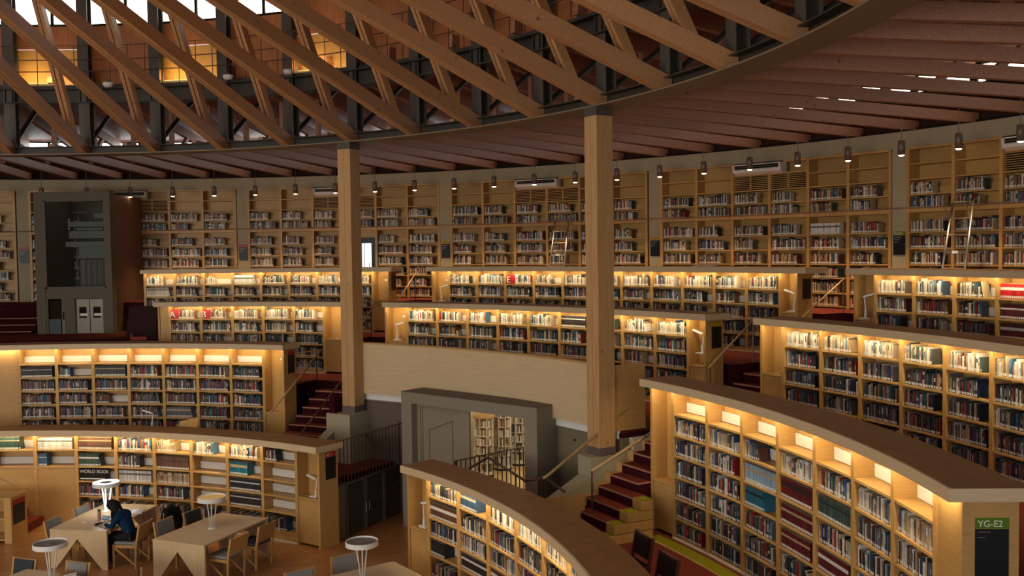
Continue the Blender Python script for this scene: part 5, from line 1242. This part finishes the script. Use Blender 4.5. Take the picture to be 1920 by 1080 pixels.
# hair: cap and long strands falling forward over the shoulders
bm = bmesh.new(); bmesh.ops.create_uvsphere(bm, u_segments=28, v_segments=20, radius=1)
kill = [v for v in bm.verts if v.co.y < -.35 and v.co.z < .45 and abs(v.co.x) < .75]
bmesh.ops.delete(bm, geom=kill, context='VERTS')
for v in bm.verts:
    x, y, z = v.co; v.co = Vector((x * .090, y * .112 + .006, z * .124 + .006))
bm.transform(HM); me = bpy.data.meshes.new('hair'); bm.to_mesh(me); bm.free(); me.materials.append(M_HAIR)
for p in me.polygons: p.use_smooth = True
hr = link('hair', me, pr_); so_ = hr.modifiers.new('s', 'SOLIDIFY'); so_.thickness = .012
pts = []; ed = []; rd = []
for s_ in (-1, 1):
    for (dx, dy) in ((.060, -.02), (.078, .02), (.070, .055), (.04, .085)):
        k = len(pts)
        a = HM @ Vector((s_ * dx * .9, dy, .05)); b = HM @ Vector((s_ * dx * 1.1, dy + .01, -.06))
        c = b + Vector((s_ * .01, .015 - .03, -.10)); d_ = c + Vector((s_ * .004, 0.0, -.11))
        pts += [a, b, c, d_]; ed += [(k, k + 1), (k + 1, k + 2), (k + 2, k + 3)]; rd += [(.03, .03), (.034, .03), (.028, .024), (.012, .01)]
for i in range(0, len(pts), 4):
    skin('hair_lock', pts[i:i + 4], [(0, 1), (1, 2), (2, 3)], rd[i:i + 4], M_HAIR, hr, 1)
for (dx) in (-.06, -.02, .02, .06):
    a = HM @ Vector((dx, .085, .02)); b = a + Vector((dx * .2, .03, -.07)); c = b + Vector((dx * .3, .075, -.12)); d_ = c + Vector((dx * .2, .04, -.13))
    skin('hair_lock', [a, b, c, d_], [(0, 1), (1, 2), (2, 3)], [(.036, .03), (.038, .03), (.034, .024), (.014, .01)], M_HAIR, hr, 1)
# hands with five fingers, the right one holding a pen
for s_, wn_ in ((-1, 'wL'), (1, 'wR')):
    W_ = Vector(J[wn_]); fw = Vector((-s_ * .35, -1, -.15)).normalized(); sd = fw.cross(Vector((0, 0, 1))).normalized(); up = sd.cross(fw)
    palm = W_ + fw * .055
    P0 = [W_, W_ + fw * .03, palm, palm + fw * .03]; E0 = [(0, 1), (1, 2), (2, 3)]; R0 = [(.022, .018), (.030, .016), (.038, .014), (.036, .012)]
    hnd = skin('hand', P0, E0, R0, M_SKIN, pr_, 2)
    for i, (off, L) in enumerate(((-.028, .062), (-.010, .070), (.010, .066), (.027, .052))):
        a = palm + fw * .022 + sd * off; b = a + fw * L * .45 + up * .004; c = b + fw * L * .3 - up * .014; e = c + fw * L * .2 - up * .018
        skin('finger', [a, b, c, e], [(0, 1), (1, 2), (2, 3)], [.0095, .0088, .008, .0065], M_SKIN, hnd, 1)
    a = palm - fw * .02 - sd * s_ * (-.028); b = a + fw * .03 + sd * s_ * .018; c = b + fw * .026 - sd * s_ * .004
    skin('thumb', [a, b, c], [(0, 1), (1, 2)], [.012, .010, .0075], M_SKIN, hnd, 1)
pe = MB(); wR = Vector(J['wL']) + Vector((.03, -.11, 0)); pe.tube([wR + Vector((0, -.02, -.035)), wR + Vector((0.01, .07, .06))], .004, 6)
o = build(pe, 'pen', M_BLACK, None); o.matrix_world = pr_.matrix_basis.copy(); o['label'] = 'dark pen in the hand of the seated person'; o['category'] = 'pen'
# coat over the back of the second chair: draped shell with folds
def coat():
    m = MB(); N, Mh = 28, 16
    for j in range(Mh + 1):
        v = j / Mh; z = 0.86 - 0.66 * v + (0.03 * math.sin(v * 9))
        for i in range(N):
            a = 2 * pi * i / N
            rx = (.21 + .07 * math.sin(min(1, v * 1.6) * pi * .5)) * (1 + .06 * math.sin(5 * a + v * 3)); ry = (.075 + .055 * math.sin(min(1, v * 1.4) * pi / 2)) * (1 + .16 * math.sin(7 * a + 2 * v))
            if v < .08: rx *= .8 + v * 2.5; ry *= .6 + v * 5
            m.v.append((rx * math.cos(a), ry * math.sin(a), z + .015 * math.sin(3 * a)))
    for j in range(Mh):
        for i in range(N):
            i2 = (i + 1) % N; m.f.append((j * N + i, (j + 1) * N + i, (j + 1) * N + i2, j * N + i2)); m.mi.append(0); m.c.append(None)
    m.f.append(tuple(range(N))[::1]); m.mi.append(0); m.c.append(None)
    return m
ct = thing('coat', 'dark coat hanging over the back of a chair', 'coat', (3.86, 9.46, 0), R_(d1))
ct.rotation_euler = (0, 0, R_(d1)); build(coat(), 'coat_body', plain('dark_coat', (0.010, 0.008, 0.009), 0.8, 0, 0.15, 0.2, 12), ct, smooth=True)
for s_ in (-1, 1):
    m = MB(); m.tube([(s_ * .20, -.05, .80), (s_ * .27, -.08, .62), (s_ * .28, -.06, .38)], [.05, .055, .045], 10); build(m, 'sleeve', MATS['dark_coat'], ct, smooth=True)

# ------------------------------------------------------------------ books: the 300 that show largest are things, the others one stuff object
RACKNAME = {'DL': 'lowest left bookcase', 'DR': 'front curving bookcase', 'CL': 'second-tier left bookcase', 'CR': 'large right bookcase', 'BL': 'bookcase lettered A', 'BM': 'third-tier middle bookcase',
            'BR': 'third-tier right bookcase', 'AL': 'top left bookcase', 'AM': 'top middle bookcase', 'AR': 'top right bookcase'}
def book_faces(b, local=False):
    """8 corners of the book in the bay frame + colours; spine faces -y"""
    x, y, z, w_, h, d = b['x'], b['y'], b['z'], b['w'], b['h'], b['d']
    P = [(0, y, 0), (w_, y, 0), (w_, y + d, 0), (0, y + d, 0), (0, y, h), (w_, y, h), (w_, y + d, h), (0, y + d, h)]
    lz0, lz1, e = 0.012, 0.048, 0.0008
    u0, u1 = h * b['tb'][0], h * b['tb'][1]
    P += [(w_ * .06, y - e, lz0), (w_ * .94, y - e, lz0), (w_ * .94, y - e, lz1), (w_ * .06, y - e, lz1)]
    P += [(w_ * b['tb'][2], y - e, u0), (w_ * (1 - b['tb'][2]), y - e, u0), (w_ * (1 - b['tb'][2]), y - e, u1), (w_ * b['tb'][2], y - e, u1)]
    if b['tilt']:
        c, s_ = math.cos(b['tilt']), math.sin(b['tilt'])
        # leaning to the left: rotate about the lower left edge
        P = [(px * c + pz * s_ * 1.0, py, -px * s_ + pz * c) for px, py, pz in P]
        lift = -min(p[2] for p in P); shx = max(0, -min(p[0] for p in P)); P = [(p[0] + shx * 0, p[1], p[2] + lift) for p in P]
    P = [(p[0] + x, p[1], p[2] + z) for p in P]
    return P
BF = [(3, 2, 1, 0), (4, 5, 6, 7), (0, 1, 5, 4), (1, 2, 6, 5), (2, 3, 7, 6), (3, 0, 4, 7), (8, 9, 10, 11), (12, 13, 14, 15)]
def book_cols(b):
    c = b['col']; return [c, PAGES, c, c, c, c, LABELC, b['tc']]
vis = []
for b in BOOKS:
    t = b['rz']; cx, cy = b['p']; lx, ly = b['x'] + b['w'] / 2, b['y']
    wx = cx + lx * math.cos(t) - ly * math.sin(t); wy = cy + lx * math.sin(t) + ly * math.cos(t)
    b['c'] = (wx, wy, b['z'] + b['h'] / 2); q = project(b['c'])
    if not q or not (4 < q[0] < 1916 and 4 < q[1] < 1076): b['s'] = 0; continue
    view = Vector((wx - EYE.x, wy - EYE.y)).normalized(); fac = abs(view.dot(Vector((-math.sin(t), math.cos(t)))))
    b['s'] = b['h'] * b['w'] * fac / q[2] ** 2
    # hidden low down behind nearer tiers
    if b['rack'] in ('BR',) : b['s'] *= 0.3
    if b['tilt']: b['s'] *= 0.0
BOOKS.sort(key=lambda b: -b['s'])
top, rest = BOOKS[:300], BOOKS[300:]
for b in top:
    P = book_faces(b); ox, oz = b['x'] + b['w'] / 2, b['z']
    me = bpy.data.meshes.new('book'); me.from_pydata([(p[0] - ox, p[1] - b['y'], p[2] - oz) for p in P], [], BF); me.materials.append(M_BOOK); paint(me, book_cols(b))
    t = b['rz']; cx, cy = b['p']
    wx = cx + ox * math.cos(t) - b['y'] * math.sin(t); wy = cy + ox * math.sin(t) + b['y'] * math.cos(t)
    o = link('book', me, None, (wx, wy, b['z']), t)
    o['label'] = '%s book %s from left, %s row, %s bay of %s' % (b['cname'], ORD[b['n'] - 1] if b['n'] <= 30 else 'last', ORD[b['row']], ORD[b['bay']], RACKNAME.get(b['rack'], 'wall shelves'))
    o['category'] = 'book'; o['group'] = 'books in the ' + RACKNAME.get(b['rack'], 'wall shelves')
V = []; F = []; cl = []
for b in rest:
    P = book_faces(b); k = len(V); t = b['rz']; cx, cy = b['p']; c_, s_ = math.cos(t), math.sin(t)
    V += [(cx + p[0] * c_ - p[1] * s_, cy + p[0] * s_ + p[1] * c_, p[2]) for p in P]
    F += [tuple(k + i for i in f) for f in BF]; cl += book_cols(b)
me = bpy.data.meshes.new('library_books'); me.from_pydata(V, [], F); me.materials.append(M_BOOK); paint(me, cl)
o = link('library_books', me); o['kind'] = 'stuff'; o['label'] = 'the thousands of farther books standing on all the shelves'; o['category'] = 'books'
print('books', len(BOOKS), 'objects', len(bpy.data.objects))
# title lettering across the dark encyclopedia set
t = 57.54 + 4.46 * 5.5; p = pol((RD + .14) * math.cos(R_(2.23)), t)
bs_ = thing('encyclopedia_set', 'black encyclopedia volumes forming a big title across their spines', 'books', (p.x, p.y, 0.90), rzt(t))
for k in range(20):
    m = MB(); m.span(-0.40 + .029 * k, -0.40 + .029 * k + .0275, 0.03, 0.21, 0, 0.255); build(m, 'volume', M_BLACK if k % 2 else M_DARK, bs_)
text_mesh('WORLD BOOK', 0.098, M_TXT, bs_, (-0.40, 0.028, 0.165), (pi / 2, 0, 0), 0.001)
m = MB(); m.span(-0.39, 0.17, 0.026, 0.03, 0.03, 0.055); build(m, 'label_row', M_LAMPW, bs_)
